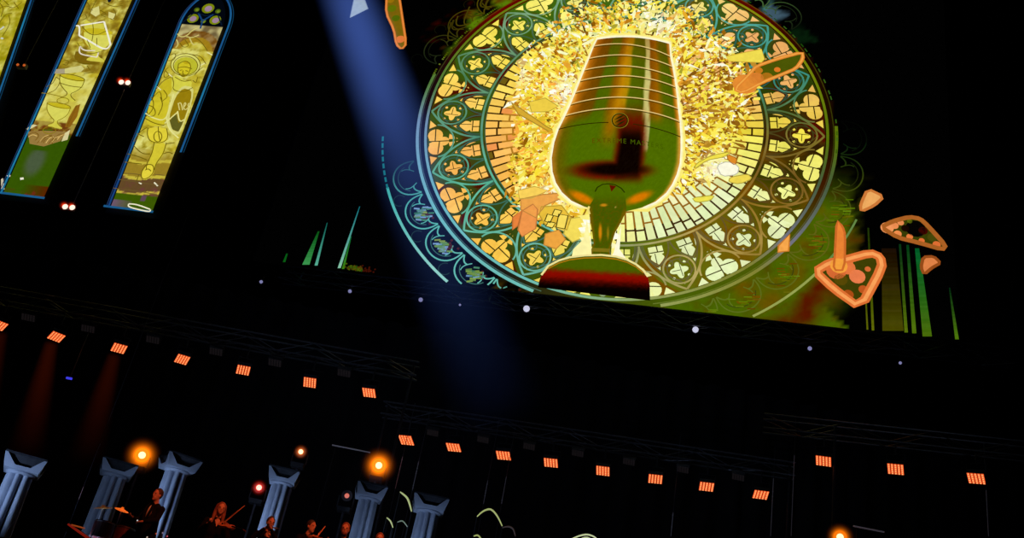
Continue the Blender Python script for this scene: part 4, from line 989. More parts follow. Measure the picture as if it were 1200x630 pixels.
for (x, y, r), p, l in zip(DOTS, pts_, wl):
    t = empty('spot_lamp', p, l, 'lamp', 'small white lamps under the screen'); rr = r * dist_scale(p) * .9
    b = MB(); b.ball((0, 0, 0), rr, 8); b.build('bulb', M_WHITE if r > 3 else M_WHITE2, t, smooth=True)
    b = MB(); q = Vector((NS.x, NS.y, 0)); b.tube([q * rr * .6, q * (rr + .12)], [rr * 1.05, rr * .8], 8); b.build('housing', M_HOUSE, t)
    b = MB(); b.tube([q * .12, q * .12 + Vector((0, 0, zz + .35 - p.z))], .02, 5); b.build('bracket', M_HOUSE, t)

# pairs of red tinged lamps on drop poles between the banners
def emis(name, c, s=1.): return mat(name, (.5, .5, .5), .4, emit=lin(c), strength=s, var=.02)
M_HOT = emis('hot_bulb', (255, 238, 215), 1.2); M_REDRIM = emis('red_rim', (225, 55, 30), 1.); M_ORDIM = emis('dim_orange_bulb', (190, 85, 30), 1.)
def halo(parent, r, col, strength, name='bloom_ball', power=6.5):  # bloom put in as an emission ball without density
    """self-glowing ball standing in for the bloom around a lamp"""
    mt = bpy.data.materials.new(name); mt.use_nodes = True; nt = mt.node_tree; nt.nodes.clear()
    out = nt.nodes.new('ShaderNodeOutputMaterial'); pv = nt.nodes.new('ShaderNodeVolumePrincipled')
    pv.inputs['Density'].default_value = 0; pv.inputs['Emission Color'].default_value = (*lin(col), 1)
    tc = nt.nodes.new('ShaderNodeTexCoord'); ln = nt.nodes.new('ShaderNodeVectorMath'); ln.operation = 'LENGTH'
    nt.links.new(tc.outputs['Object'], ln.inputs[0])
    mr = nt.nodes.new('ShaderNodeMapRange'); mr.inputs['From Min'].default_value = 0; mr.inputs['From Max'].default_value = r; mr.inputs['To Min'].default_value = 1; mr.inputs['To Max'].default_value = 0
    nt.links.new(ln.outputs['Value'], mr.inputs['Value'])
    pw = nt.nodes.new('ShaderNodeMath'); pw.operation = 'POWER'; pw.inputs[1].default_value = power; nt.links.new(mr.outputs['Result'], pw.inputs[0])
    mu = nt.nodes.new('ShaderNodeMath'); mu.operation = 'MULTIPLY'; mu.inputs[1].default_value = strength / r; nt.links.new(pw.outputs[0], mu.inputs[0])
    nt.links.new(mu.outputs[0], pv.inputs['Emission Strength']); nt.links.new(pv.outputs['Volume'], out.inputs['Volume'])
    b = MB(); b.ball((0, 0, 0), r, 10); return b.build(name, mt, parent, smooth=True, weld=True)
for (cx, cy, dx, r, mt, l, hl) in ((146, 96.5, 4.2, 3.1, M_HOT, 'pair of white hot lamps with red rims between the two tall banner screens', 1), (80.5, 242.5, 4.6, 3.3, M_HOT, 'pair of white hot lamps with red rims below the two tall banner screens', 1),
                               (24.5, 76, 4.2, 1.7, M_ORDIM, 'pair of faint orange lamps near the top left corner', 0)):
    p = on_plane(cx, cy, NS, 38.5); k = dist_scale(p)
    t = empty('twin_lamp', p, l, 'lamp', 'paired lamps beside the banner screens', rot=(0, 0, -PSI))
    b = MB(); b.box(0, .14, 0, 11 * k, .2, 6 * k); b.build('housing', M_HOUSE, t)
    for s_ in (-1, 1):
        b = MB(); b.ball((s_ * dx * k, 0, s_ * -.0), r * k, 8, 1, .6, 1); bb = b.build('bulb', mt, t, smooth=True)
        if hl:
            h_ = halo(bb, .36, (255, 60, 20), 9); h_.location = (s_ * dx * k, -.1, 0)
    top_ = 54 - p.z if cy < 200 else on_plane(146, 96.5, NS, 38.5).z - p.z - .3
    b = MB(); b.tube([(0, .2, 0), (0, .2, top_)], .03, 6); b.build('drop_pole', M_METAL, t)

# small blue indicator lamp behind the left truss
p = at(81, 443, 34); t = empty('indicator_lamp', p, 'tiny blue lamp below the third orange blinder', 'lamp')
b = MB(); b.box(0, 0, 0, .2, .05, .07); b.build('bulb', emis('blue_led', (60, 60, 220)), t)
b = MB(); b.tube([(0, .05, 0), (0, .05, TRUSS_Z - p.z)], .015, 5); b.build('drop_pole', M_METAL, t)

# orange moving heads with bloom balls around their lenses, on floor stands or poles
def spot_head(px, py, Y, r, glow, gcol, bulb, label, stand=True, gr=None, gs=5.):
    p = at(px, py, Y); k = dist_scale(p); t = empty('moving_head_light', p, label, 'stage light', 'glowing stage lights behind the orchestra')
    toC = (Vector((0, 0, CAM_Z)) - p).normalized()
    b = MB(); b.ball(toC * .02, r * k, 10); lens = b.build('lens', bulb, t, smooth=True)
    b = MB(); b.tube([-toC * .32, -toC * .28, -toC * .05, toC * .0], [.06, .13, max(.14, r * k * .9), max(.15, r * k * .95)], 14); b.build('head', M_HOUSE, t, smooth=False)
    b = MB(); b.tube([(-.2, .12, 0), (-.2, .12, -.3), (.2, .12, -.3), (.2, .12, 0)], .025, 6); b.build('yoke', M_HOUSE, t)
    b = MB(); b.box(0, .12, -.36, .34, .26, .12); b.build('base', M_HOUSE, t)
    b = MB(); b.tube([(0, .12, -.4), (0, .12, DECK - p.z)], .03, 8); b.tube([(-.3, .12, DECK - p.z + .02), (0, .12, DECK - p.z + .25), (.3, .12, DECK - p.z + .02)], .02, 6); b.build('stand', M_METAL, t)
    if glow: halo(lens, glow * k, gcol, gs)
    return t
M_WO = emis('warm_core', (255, 240, 190), 1.3); M_RC = emis('red_core', (255, 215, 190), 1.2); M_PK = emis('pink_disc', (205, 105, 85), 1.)
spot_head(166.5, 533, 27, 4.0, 29, (255, 120, 10), M_WO, 'bright orange stage light between the second and third columns', gs=26)
spot_head(352.5, 529, 27, 2.8, 12, (255, 110, 10), M_WO, 'small orange stage light above the fourth column', gs=22)
spot_head(444, 545, 27, 3.8, 29, (255, 120, 10), M_WO, 'bright orange stage light above the fifth column', gs=26)
spot_head(303.5, 571, 27, 3.2, 13, (255, 40, 8), M_RC, 'red glowing stage light left of the fourth column', gs=26)
spot_head(406.5, 580.5, 27, 2.8, 0, None, M_PK, 'unglowing pinkish round lamp left of the fifth column')
spot_head(984.5, 629, 27, 4.0, 22, (255, 120, 5), M_WO, 'orange stage light at the bottom edge on the right', gs=26)

# ------------------------------------------------------------------ beams of light, put in as cones that glow by themselves
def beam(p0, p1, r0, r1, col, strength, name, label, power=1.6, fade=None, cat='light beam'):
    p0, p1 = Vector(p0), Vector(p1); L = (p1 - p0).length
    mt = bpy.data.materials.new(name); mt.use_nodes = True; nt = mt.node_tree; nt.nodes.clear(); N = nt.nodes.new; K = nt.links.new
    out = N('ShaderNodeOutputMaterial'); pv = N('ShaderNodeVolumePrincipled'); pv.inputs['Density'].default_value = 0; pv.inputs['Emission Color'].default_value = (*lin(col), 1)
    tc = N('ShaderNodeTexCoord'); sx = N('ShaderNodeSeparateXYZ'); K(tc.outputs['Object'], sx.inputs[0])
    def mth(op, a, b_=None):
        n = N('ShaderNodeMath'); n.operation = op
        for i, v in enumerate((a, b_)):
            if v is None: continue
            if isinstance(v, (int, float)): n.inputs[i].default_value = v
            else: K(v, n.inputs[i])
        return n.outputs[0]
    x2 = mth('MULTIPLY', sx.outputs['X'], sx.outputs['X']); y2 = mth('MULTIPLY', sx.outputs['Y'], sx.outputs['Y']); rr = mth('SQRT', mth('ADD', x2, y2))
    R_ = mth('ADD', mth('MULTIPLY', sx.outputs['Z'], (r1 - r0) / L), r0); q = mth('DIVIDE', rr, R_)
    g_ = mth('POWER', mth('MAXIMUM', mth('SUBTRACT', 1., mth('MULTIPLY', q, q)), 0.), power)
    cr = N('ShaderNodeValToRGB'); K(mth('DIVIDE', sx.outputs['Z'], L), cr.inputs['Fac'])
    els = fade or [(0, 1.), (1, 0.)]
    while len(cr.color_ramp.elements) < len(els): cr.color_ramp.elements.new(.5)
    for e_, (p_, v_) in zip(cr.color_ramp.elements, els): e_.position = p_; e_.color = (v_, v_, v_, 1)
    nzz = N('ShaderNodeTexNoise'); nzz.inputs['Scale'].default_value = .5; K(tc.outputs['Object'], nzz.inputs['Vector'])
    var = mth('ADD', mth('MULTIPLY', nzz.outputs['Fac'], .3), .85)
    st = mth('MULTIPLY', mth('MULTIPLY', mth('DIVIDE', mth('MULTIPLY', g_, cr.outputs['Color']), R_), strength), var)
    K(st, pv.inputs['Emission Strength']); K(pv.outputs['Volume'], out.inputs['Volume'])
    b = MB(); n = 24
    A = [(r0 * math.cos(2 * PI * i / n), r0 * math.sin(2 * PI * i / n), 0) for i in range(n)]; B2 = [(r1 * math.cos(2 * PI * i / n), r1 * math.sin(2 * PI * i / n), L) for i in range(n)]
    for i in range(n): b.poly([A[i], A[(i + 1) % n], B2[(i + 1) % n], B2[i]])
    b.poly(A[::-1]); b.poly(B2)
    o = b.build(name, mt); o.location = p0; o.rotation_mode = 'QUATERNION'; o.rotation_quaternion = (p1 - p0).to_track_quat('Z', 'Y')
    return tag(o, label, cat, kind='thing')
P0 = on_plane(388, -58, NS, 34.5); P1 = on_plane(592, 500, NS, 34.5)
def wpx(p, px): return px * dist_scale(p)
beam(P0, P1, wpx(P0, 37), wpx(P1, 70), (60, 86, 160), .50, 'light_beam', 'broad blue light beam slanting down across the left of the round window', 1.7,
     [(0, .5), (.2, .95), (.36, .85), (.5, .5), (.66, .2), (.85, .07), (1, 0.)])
# lamp that throws the blue beam
t = empty('beam_light', P0, 'moving head light throwing the blue beam from above', 'stage light'); q = (P1 - P0).normalized()
b = MB(); b.tube([-q * .9, -q * .7, -q * .05], [.3, .6, wpx(P0, 38)], 16); b.build('head', M_HOUSE, t)
b = MB(); b.tube([-q * .5, -q * .5 + Vector((0, 0, 54 - (P0 - q * .5).z))], .05, 6); b.build('drop_pole', M_METAL, t)
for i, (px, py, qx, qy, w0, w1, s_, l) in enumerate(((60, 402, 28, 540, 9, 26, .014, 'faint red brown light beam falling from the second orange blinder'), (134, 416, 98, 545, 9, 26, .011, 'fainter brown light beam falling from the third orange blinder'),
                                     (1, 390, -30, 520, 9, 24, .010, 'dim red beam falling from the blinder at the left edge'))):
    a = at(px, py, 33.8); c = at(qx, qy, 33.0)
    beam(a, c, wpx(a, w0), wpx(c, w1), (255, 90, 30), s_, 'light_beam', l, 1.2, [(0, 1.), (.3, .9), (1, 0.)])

# ------------------------------------------------------------------ fluted columns on the platform
M_COL = mat('painted_column', (.42, .46, .54), .7, bump=.15, var=.12, scale=3)
M_ABA = mat('capital_shade', (.035, .036, .042), .9)  # shade of the capital's concave faces put into a dark colour
def column(px, py, wpx_, Y, label, rz=0., mt=M_COL):
    """px,py: middle of the capital's lower edge"""
    p = at(px, py, Y); k = dist_scale(p); R = wpx_ * k / 2; H = p.z - DECK
    t = empty('column', (p.x, p.y, DECK), label, 'column', 'fluted columns on the platform', rot=(0, 0, rz))
    b = MB(); n = 160; rings = []
    for i, (z_, rr) in enumerate(((.32, 1.04), (H * .35, 1.03), (H * .7, .97), (H - .02, .92))):
        row = []
        for j in range(n):
            a = 2 * PI * j / n; fl = abs(math.cos(a * 4 + .35)); r_ = R * rr * (1 - .42 * (1 - fl ** .85))
            row.append((r_ * math.cos(a), r_ * math.sin(a), z_))
        rings.append(row)
    for A, B_ in zip(rings, rings[1:]):
        for j in range(n): b.poly([A[j], A[(j + 1) % n], B_[(j + 1) % n], B_[j]])
    b.build('shaft', mt, t, smooth=False)
    b = MB(); b.box(0, 0, .08, R * 2.7, R * 2.7, .16); b.tube([(0, 0, .16), (0, 0, .2), (0, 0, .28), (0, 0, .34)], [R * 1.2, R * 1.3, R * 1.25, R * 1.05], 24); b.build('plinth', mt, t)
    # capital: thin square cornice, four corner horns standing on it, dark hollows between
    s0 = R * 1.2; z0 = H + .015; T = .075
    b = MB(); b.tube([(0, 0, H - .05), (0, 0, H - .01), (0, 0, H + .02)], [R * .93, R * 1.06, R * 1.02], 28); b.build('neck_ring', mt, t)
    b = MB(); b.box(0, 0, z0 + T / 2, s0 * 2, s0 * 2, T, taper=1.07); b.build('cornice', mt, t)
    z1 = z0 + T; s1 = R * 1.46; hh = .2; e = s0 * 1.07
    for qx, qy in ((-1, -1), (1, -1), (1, 1), (-1, 1)):
        def c3(x, y, z_): return (qx * x, qy * y, z_)
        b = MB(); ap = c3(s1, s1, z1 + hh); ap2 = c3(s1 * .86, s1, z1 + hh); ap3 = c3(s1, s1 * .86, z1 + hh); c0 = c3(e, e, z1); c1 = c3(e * .42, e, z1); c2 = c3(e, e * .42, z1)
        b.poly([c0, c1, ap2, ap]); b.poly([c2, c0, ap, ap3]); b.poly([c1, c2, ap3, ap2]); b.poly([ap, ap2, ap3]); b.poly([c0, c2, c1])
        b.build('capital_horn', mt, t, weld=True)
    b = MB(); b.box(0, 0, z1 + hh / 2, e * 1.5, e * 1.5, hh, taper=1.25); b.build('capital_core', M_ABA, t)
    b = MB(); b.box(0, 0, z1 + hh + .02, s1 * 1.98, s1 * 1.98, .04); b.build('abacus', M_ABA, t)
    return t
CL = [('column cut by the left edge of the photo with its capital showing', 24, 555, 32, 21.0, .35), ('dim column half in shadow left of the orange light', 135, 558, 28, 26.0, .35),
      ('tallest pale blue column behind the man in a dark jacket', 207, 552, 28, 23.5, .55), ('pale blue column behind the seated flute player', 330, 567, 25, 25.0, .1),
      ('greyer column right of the bearded man', 432, 585, 24.5, 24.4, .15), ('rightmost column with ridged shaft', 502, 600, 28.5, 24.0, .05)]
cols = [column(px, py, w_, Y, l, rz) for l, px, py, w_, Y, rz in CL]

# ------------------------------------------------------------------ pointed arches of glowing green tube, cables
M_ARCH = emis('green_tube', (150, 160, 92), 1.); M_ARCH2 = emis('dim_green_tube', (70, 82, 45), 1.); M_ARCH3 = emis('pale_tube', (185, 195, 150), 1.); M_ARCHB = emis('brown_tube', (38, 22, 8), 1.)
def arch(pxs, Y, label, mt, r=1.5, cat='light tube', name='arch_tube'):
    pts = [at(x, y, Y) for x, y in pxs]; k = dist_scale(pts[0]); b = MB()
    P_ = [(p.x, p.y, p.z) for p in pts]
    S = [pts[0]]
    for u, v in zip(pts, pts[1:]):
        for i in range(1, 5): S.append(u + (v - u) * i / 4)
    for _ in range(3): S = [S[0]] + [(S[i - 1] + S[i] * 2 + S[i + 1]) / 4 for i in range(1, len(S) - 1)] + [S[-1]]
    t = empty(name, (S[0].x, S[0].y, DECK), label, cat, 'glowing curved tubes at the bottom of the stage')
    off = Vector((S[0].x, S[0].y, DECK))
    b.tube([p - off for p in S], [r * k * (.55 + .45 * math.sin(PI * (i + .5) / len(S))) for i in range(len(S))], 8); b.build('tube', mt, t, smooth=True)
    for e_ in (S[0], S[-1]):
        b = MB(); b.tube([e_ - off, (e_.x - off.x, e_.y - off.y, 0)], .012, 5); b.build('post', M_HOUSE, t)
    return t
arch([(559, 605), (565.6, 598.5), (575.2, 595), (583, 604), (588.5, 616)], 24, 'pointed arch of glowing yellow green tube right of the columns', M_ARCH, 1.1)
arch([(468.8, 576), (473, 579), (477.5, 583), (480, 590), (482.3, 599)], 24.5, 'green glowing curve touching the rightmost capital', M_ARCH, 1.2)
arch([(453, 606), (458, 610), (460.5, 618)], 23.5, 'short green glowing curve left of the rightmost column', M_ARCH, .9)
arch([(465.6, 611.5), (472, 609), (477.5, 617)], 23.5, 'faint green curve just left of the rightmost shaft', M_ARCH2, .8)
arch([(555, 628), (560, 626), (564.5, 632)], 23, 'small green curve at the bottom edge below the pointed arch', M_ARCH, 1.)
arch([(588.5, 618), (596, 616), (602, 619), (604, 628)], 24, 'dim brown curve right of the pointed arch', M_ARCHB, 1.)
arch([(668, 632), (678, 627.5), (688, 625.4), (696, 628), (703, 634)], 22, 'pale curved tube rising over the bottom edge', M_ARCH3, 1.0)
arch([(676, 634), (683, 629.8), (689, 629), (695, 633)], 22, 'inner pale curved tube under the larger pale one', M_ARCH3, .8)
M_CAB = emis('cable_glint', (24, 23, 28), 1.); M_CAB2 = emis('red_cable_glint', (42, 16, 12), 1.)  # light along the cables put in as a weak glow
def cable(q0, q1, Y, label, mt=M_CAB, w=.5, knots=0):
    a, c = at(*q0, Y), at(*q1, Y); k = dist_scale(a)
    b = MB(); x, y = (a.x + c.x) / 2, Y
    b.tube([(0, 0, TRUSS_Z - DECK), (0, 0, 0)], w * k * .5, 5); 
    z1, z0 = a.z, c.z
    o = empty('hanging_cable', (x, y, DECK), label, 'cable', 'thin cables hanging from the lighting trusses')
    b.build('cable', M_METAL, o)
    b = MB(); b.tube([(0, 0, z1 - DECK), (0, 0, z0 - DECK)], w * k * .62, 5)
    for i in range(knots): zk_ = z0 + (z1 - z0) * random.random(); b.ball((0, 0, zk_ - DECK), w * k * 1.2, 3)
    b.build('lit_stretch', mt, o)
for q0, q1, Y, l, mt, kn in (((473, 535), (462, 572), 36, 'red tinged thin cable below the left end of the middle truss', M_CAB2, 3), ((492, 540), (482, 574), 36, 'beaded thin cable above the rightmost column', M_CAB, 6), ((572, 563), (566, 590), 36, 'thin cable above the pointed green arch', M_CAB, 4),
                    ((593, 558), (588, 590), 36, 'thin cable right of the pointed green arch', M_CAB, 3), ((930, 533), (928, 628), 30, 'long thin cable below the left end of the right truss', M_CAB, 0), ((905, 560), (904.5, 628), 33, 'thin cable right of the middle truss', M_CAB, 2),
                    ((788, 600), (787, 628), 34, 'short thin cable lit near the bottom centre', M_CAB, 3), ((1156, 574), (1158, 628), 29.3, 'thin cable right of the last blinder', M_CAB, 0), ((98, 570), (92, 585), 24, 'thin red cable left of the second column', M_CAB2, 0)):
    cable(q0, q1, Y, l, mt, .7, kn)
# thin bars; the light on them is put in as emission
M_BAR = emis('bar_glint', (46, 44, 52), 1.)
for (a, c, Y, mt, l) in (((389, 521.5), (434, 529.5), 33, M_BAR, 'thin pale bar left of the fifth column\'s orange light'), ((1000, 617), (1036, 622), 27, M_BAR, 'thin pale bar right of the bottom orange stage light')):
    p, q = at(*a, Y), at(*c, Y); q.z = (p.z + q.z) / 2; p.z = q.z
    t = empty('glint_bar', p, l, 'bar', 'thin bars of metal above the platform'); d = q - p
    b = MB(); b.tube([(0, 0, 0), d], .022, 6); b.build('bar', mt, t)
    for s_ in (.1, .9): b = MB(); b.tube([d * s_, (d * s_) + Vector((0, 0, DECK - p.z))], .012, 4); b.build('post', M_HOUSE, t)

# ------------------------------------------------------------------ musicians
M_SKIN = mat('skin', (.62, .34, .24), .6, var=.08, scale=20); M_HAIRD = mat('dark_hair', (.05, .025, .015), .6); M_HAIRR = mat('auburn_hair', (.28, .10, .05), .5)
M_SUIT = mat('black_cloth', (.006, .005, .006), 1.)
M_SUIT.node_tree.nodes['Principled BSDF'].inputs['Specular IOR Level'].default_value = .1; M_SHIRT = mat('white_shirt', (.75, .7, .68), .8, var=.05); M_WOOD = mat('violin_wood', (.40, .15, .05), .35, var=.25, scale=25)
M_BOW = mat('bow_wood', (.45, .24, .12), .5); M_SILV = mat('silver', (.8, .78, .75), .25, .9); M_EYE = mat('eye_dark', (.03, .02, .02), .3)
def remesh(o, size):
    md = o.modifiers.new('merge', 'REMESH'); md.mode = 'VOXEL'; md.voxel_size = size; md.use_smooth_shade = True
    sm = o.modifiers.new('soft', 'SMOOTH'); sm.factor = .5; sm.iterations = 3
def limb(b, pts, rad, n=10):
    b.tube(pts, rad, n)
    for p, r in zip(pts, rad): b.ball(p, r, 5)
def fingers(b, wrist, dirn, side, curl=.5, s=1.):
    d = Vector(dirn).normalized(); sd = Vector(side); sd = (sd - d * sd.dot(d)).normalized(); nn = d.cross(sd)
    palm = Vector(wrist) + d * .05 * s
    b.ball(palm, .04 * s, 6, .75, .95, 1.0, Matrix((sd, nn * .45, d)).transposed())
    for i, L in enumerate((.070, .078, .072, .056)):
        r0 = palm + sd * (.027 - .018 * i) * s + d * .035 * s
        m1 = r0 + (d * math.cos(curl) + nn * math.sin(curl)) * L * .5 * s; m2 = m1 + (d * math.cos(curl * 2.2) + nn * math.sin(curl * 2.2)) * L * .5 * s
        b.tube([r0, m1, m2], [.0095 * s, .0085 * s, .007 * s], 6)
    th = palm + sd * .028 * s - d * .01 * s; b.tube([th, th + (sd * .7 + d * .5 + nn * .3).normalized() * .035 * s, th + (sd * .5 + d * .8 + nn * .7).normalized() * .06 * s], [.012 * s, .01 * s, .008 * s], 6)
def musician(px, py, Y, label, face=(0, -1), tilt=0., rH=None, rE=None, lH=None, lE=None, hair='short', hairm=None, shirt=None, beard=False, seated=True, s=1., lean=(0, 0), group='musicians along the bottom of the stage', skirt=False):
    """px, py: centre of the head.  Local frame: +y is where the person faces."""
    hp = at(px, py, Y); fz = math.atan2(face[0], -face[1]) if False else math.atan2(face[1], face[0]) - PI / 2
    HZ = hp.z - DECK                       # head centre height above the deck
    root = bpy.data.objects.new('person', None); link(root); tag(root, label, 'person', group); root.location = (hp.x, hp.y, DECK); root.rotation_euler = (0, 0, fz)
    head = Vector((0, 0, HZ)); sh = HZ - .27 * s; hipz = .50 if seated else HZ - .80 * s
    lx, ly = lean
    chest = Vector((lx * .5, -.06 + ly, sh)); hip = Vector((lx, -.10 + ly, hipz))
    b = MB()
    # head with a face
    Mh = Matrix.Rotation(tilt, 3, 'Y')
    b.ball(head + Vector((0, 0, .015)), .098 * s, 12, .82, .98, 1.18, Mh); b.ball(head + Vector((0, .028, -.055)) * s, .07 * s, 10, .85, .95, 1.0)
    b.ball(head + Vector((0, .098, -.012)) * s, .018 * s, 6, .8, 1.2, 1.4); b.ball(head + Vector((0, .085, -.062)) * s, .02 * s, 6, 1.4, .7, .5); b.ball(head + Vector((0, .075, -.1)) * s, .024 * s, 6)
    for q in (-1, 1): b.ball(head + Vector((q * .083, -.005, -.01)) * s, .024 * s, 6, .35, .8, 1.3); b.ball(head + Vector((q * .036, .083, .038)) * s, .02 * s, 6, 1.3, .5, .5)
    limb(b, [head + Vector((0, -.015, -.06)), Vector((chest.x, chest.y + .02, sh + .07))], [.052 * s, .06 * s])
    # torso, arms, legs
    limb(b, [Vector((chest.x, chest.y, sh - .02)), Vector((chest.x, chest.y, sh - .22)), (hip + chest) / 2, hip], [.11 * s, .125 * s, .12 * s, .14 * s])
    arms = []
    for q, E_, H_ in ((-1, lE, lH), (1, rE, rH)):
        S_ = Vector((chest.x + q * .185 * s, chest.y, sh)); E_ = Vector(E_) + Vector((0, 0, sh)) if E_ else S_ + Vector((q * .06, .02, -.28)); H_ = Vector(H_) + Vector((0, 0, sh)) if H_ else E_ + Vector((-q * .08, .2, -.08))
        arms.append((q, S_, E_, H_)); limb(b, [Vector((chest.x, chest.y, sh - .02)), S_, E_, H_], [.07 * s, .055 * s, .04 * s, .026 * s])
        fingers(b, H_, H_ - E_, (-q, 0, .3), .7, s)
        if seated:
            kn = Vector((q * .13, .38 + hip.y, .5)); ft = Vector((q * .14, .40 + hip.y, .08))
        else:
            kn = Vector((q * .11, .04 + hip.y, hipz * .52)); ft = Vector((q * .13, -.0 + hip.y, .08))
        limb(b, [hip + Vector((q * .09, 0, 0)), kn, ft], [.085 * s, .06 * s, .042 * s]); limb(b, [ft, ft + Vector((q * .02, .16, -.04))], [.045, .035])
    body = b.build('body', M_SKIN, root, weld=True); remesh(body, .0125)
    # eyes and mouth
    for q in (-1, 1): b = MB(); b.ball(head + Vector((q * .034, .091, .014)) * s, .011 * s, 6, 1.3, .6, .8); b.build('eye', M_EYE, body)
    b = MB(); b.ball(head + Vector((0, .098, -.06)) * s, .016 * s, 6, 1.4, .4, .22); b.build('mouth', mat('lips', (.35, .1, .08)), body)
    # jacket: follows torso and arms
    b = MB(); limb(b, [Vector((chest.x, chest.y - .01, sh + .02)), Vector((chest.x, chest.y, sh - .22)), (hip + chest) / 2, hip + Vector((0, 0, -.06))], [.12 * s, .155 * s, .15 * s, .17 * s])
    for q, S_, E_, H_ in arms: limb(b, [Vector((chest.x, chest.y, sh - .03)), S_ + Vector((0, 0, .0)), E_, H_ + (E_ - H_) * .12], [.09 * s, .075 * s, .058 * s, .04 * s])
    for q in (-1, 1):
        kn = Vector((q * .13, .38 + hip.y, .5)) if seated else Vector((q * .11, .04 + hip.y, hipz * .52)); ft = Vector((q * .14, .40 + hip.y, .13)) if seated else Vector((q * .13, hip.y, .13))
        limb(b, [hip + Vector((q * .09, 0, 0)), kn, ft], [.11 * s, .08 * s, .065 * s])
    j = b.build('jacket', M_SUIT, root, weld=True); remesh(j, .018)
    if shirt:
        b = MB(); b.ball(Vector((chest.x, chest.y + .105, sh - .12)), .1, 10, .62, .58, 1.75); b.build('shirt', M_SHIRT, root, smooth=True)
        for q in (-1, 1): b = MB(); b.tube([(chest.x + q * .05, chest.y + .12, sh + .09), (chest.x + q * .085, chest.y + .165, sh - .06), (chest.x + q * .02, chest.y + .185, sh - .3)], [.018, .03, .018], 6); b.build('lapel', M_SUIT, j)
    else:
        b = MB(); b.poly([(chest.x - .055, chest.y + .135, sh + .03), (chest.x + .055, chest.y + .135, sh + .03), (chest.x, chest.y + .165, sh - .11)]); b.ball((chest.x, chest.y + .1, sh + .0), .062, 8, .9, .7, 1.1); b.build('neckline', M_SKIN, body, smooth=True)
    # hair
    b = MB(); hm = hairm or M_HAIRD
    b.ball(head + Vector((0, -.018, .035)) * s, .108 * s, 12, .84, .93, 1.08)
    if hair == 'long':
        for q in (-1, 0, 1): limb(b, [head + Vector((q * .06, -.03, .06)), head + Vector((q * .09, -.045 + .01 * abs(q), -.08)), head + Vector((q * .10, -.03 + .03 * abs(q), -.28))], [.05, .042, .03], 8)
    if hair == 'bun': b.ball(head + Vector((0, -.12, .08)) * s, .045 * s, 8)
    h = b.build('hair', hm, root, weld=True); remesh(h, .012)
    if beard: b = MB(); b.ball(head + Vector((0, .045, -.085)) * s, .062 * s, 8, .95, .85, .75); b.build('beard', hm, root, smooth=True)
    return root, hp, fz
def w2(root): return Matrix.Translation(root.location) @ Matrix.Rotation(root.rotation_euler[2], 4, 'Z')
def stick(name, p, q, r, mt, label, cat, extra=None):
    t = empty(name, p, label, cat); d = Vector(q) - Vector(p)
    b = MB(); b.tube([(0, 0, 0), d], [r, r * .6], 6); b.build('stick', mt, t)
    n = d.cross(Vector((0, 1, 0))).normalized() * .02
    b = MB(); b.tube([n, d * .5 + n, d + n * .4], .0035, 4); b.build('hair_strand', M_SILV, t)
    b = MB(); b.ball(n * .5, .018, 6); b.build('frog', M_SUIT, t)
    return t
def violin(p, axis, up, label, s=1.):
    a = Vector(axis).normalized(); u = Vector(up); u = (u - a * u.dot(a)).normalized(); c = a.cross(u)
    M = Matrix((c, a, u)).transposed().to_4x4(); M.translation = Vector(p)
    t = empty('violin', (0, 0, 0), label, 'violin'); t.matrix_world = M
    b = MB(); prof = [(0, .06), (.04, .1), (.09, .104), (.14, .082), (.18, .062), (.22, .07), (.27, .083), (.32, .07), (.355, .03)]
    L = [(-w_ * s, y * s) for y, w_ in prof]; R_ = [(w_ * s, y * s) for y, w_ in prof][::-1]; out_ = L + R_
    for z_ in (.02, -.02): b.poly([(x, y, z_ * s) for x, y in (out_ if z_ < 0 else out_[::-1])])
    for i in range(len(out_)): x0, y0 = out_[i]; x1, y1 = out_[(i + 1) % len(out_)]; b.poly([(x0, y0, -.02 * s), (x1, y1, -.02 * s), (x1, y1, .02 * s), (x0, y0, .02 * s)][::-1])
    b.build('body', M_WOOD, t)
    b = MB(); b.box(0, .42 * s, .03 * s, .025 * s, .27 * s, .015 * s); b.build('neck', M_SUIT, t)
    b = MB(); b.tube([(0, .54 * s, .03 * s), (0, .6 * s, .025 * s), (0, .61 * s, .0)], [.014 * s, .012 * s, .01 * s], 6); b.build('scroll', M_WOOD, t)
    b = MB(); b.box(0, .13 * s, .035 * s, .05 * s, .006, .03 * s); b.build('bridge', M_BOW, t)
    return t
YM = 20.5
# man in a dark jacket and pale shirt, head bowed
musician(184.5, 580, YM, 'standing man in dark jacket and pale shirt before the third column', face=(-.55, -.85), tilt=-.1, rH=(.1, .34, -.28), rE=(.24, .06, -.26), lH=(-.22, .34, -.36), lE=(-.27, .05, -.26), shirt=True, seated=False)
# woman with a violin
r2, h2, f2 = musician(259, 596, YM, 'long haired woman in black holding a violin and raised bow', face=(.35, -.95), hair='long', hairm=M_HAIRR, rH=(.20, .30, -.12), rE=(.28, .05, -.24), lH=(-.26, .22, -.46), lE=(-.3, .0, -.26), seated=False, s=1.0)
k = dist_scale(h2); wp = lambda dx, dz, dy=0: Vector((h2.x + dx, h2.y + dy, h2.z + dz))
stick('violin_bow', at(261, 613.5, YM - .34), at(287, 592, YM - .34), .012, M_BOW, 'long wooden bow rising to the right from the long haired woman', 'bow')
violin(at(257, 613, YM - .28), (.9, -.25, -.15), (0, -.6, .8), 'brown violin held by the long haired woman')
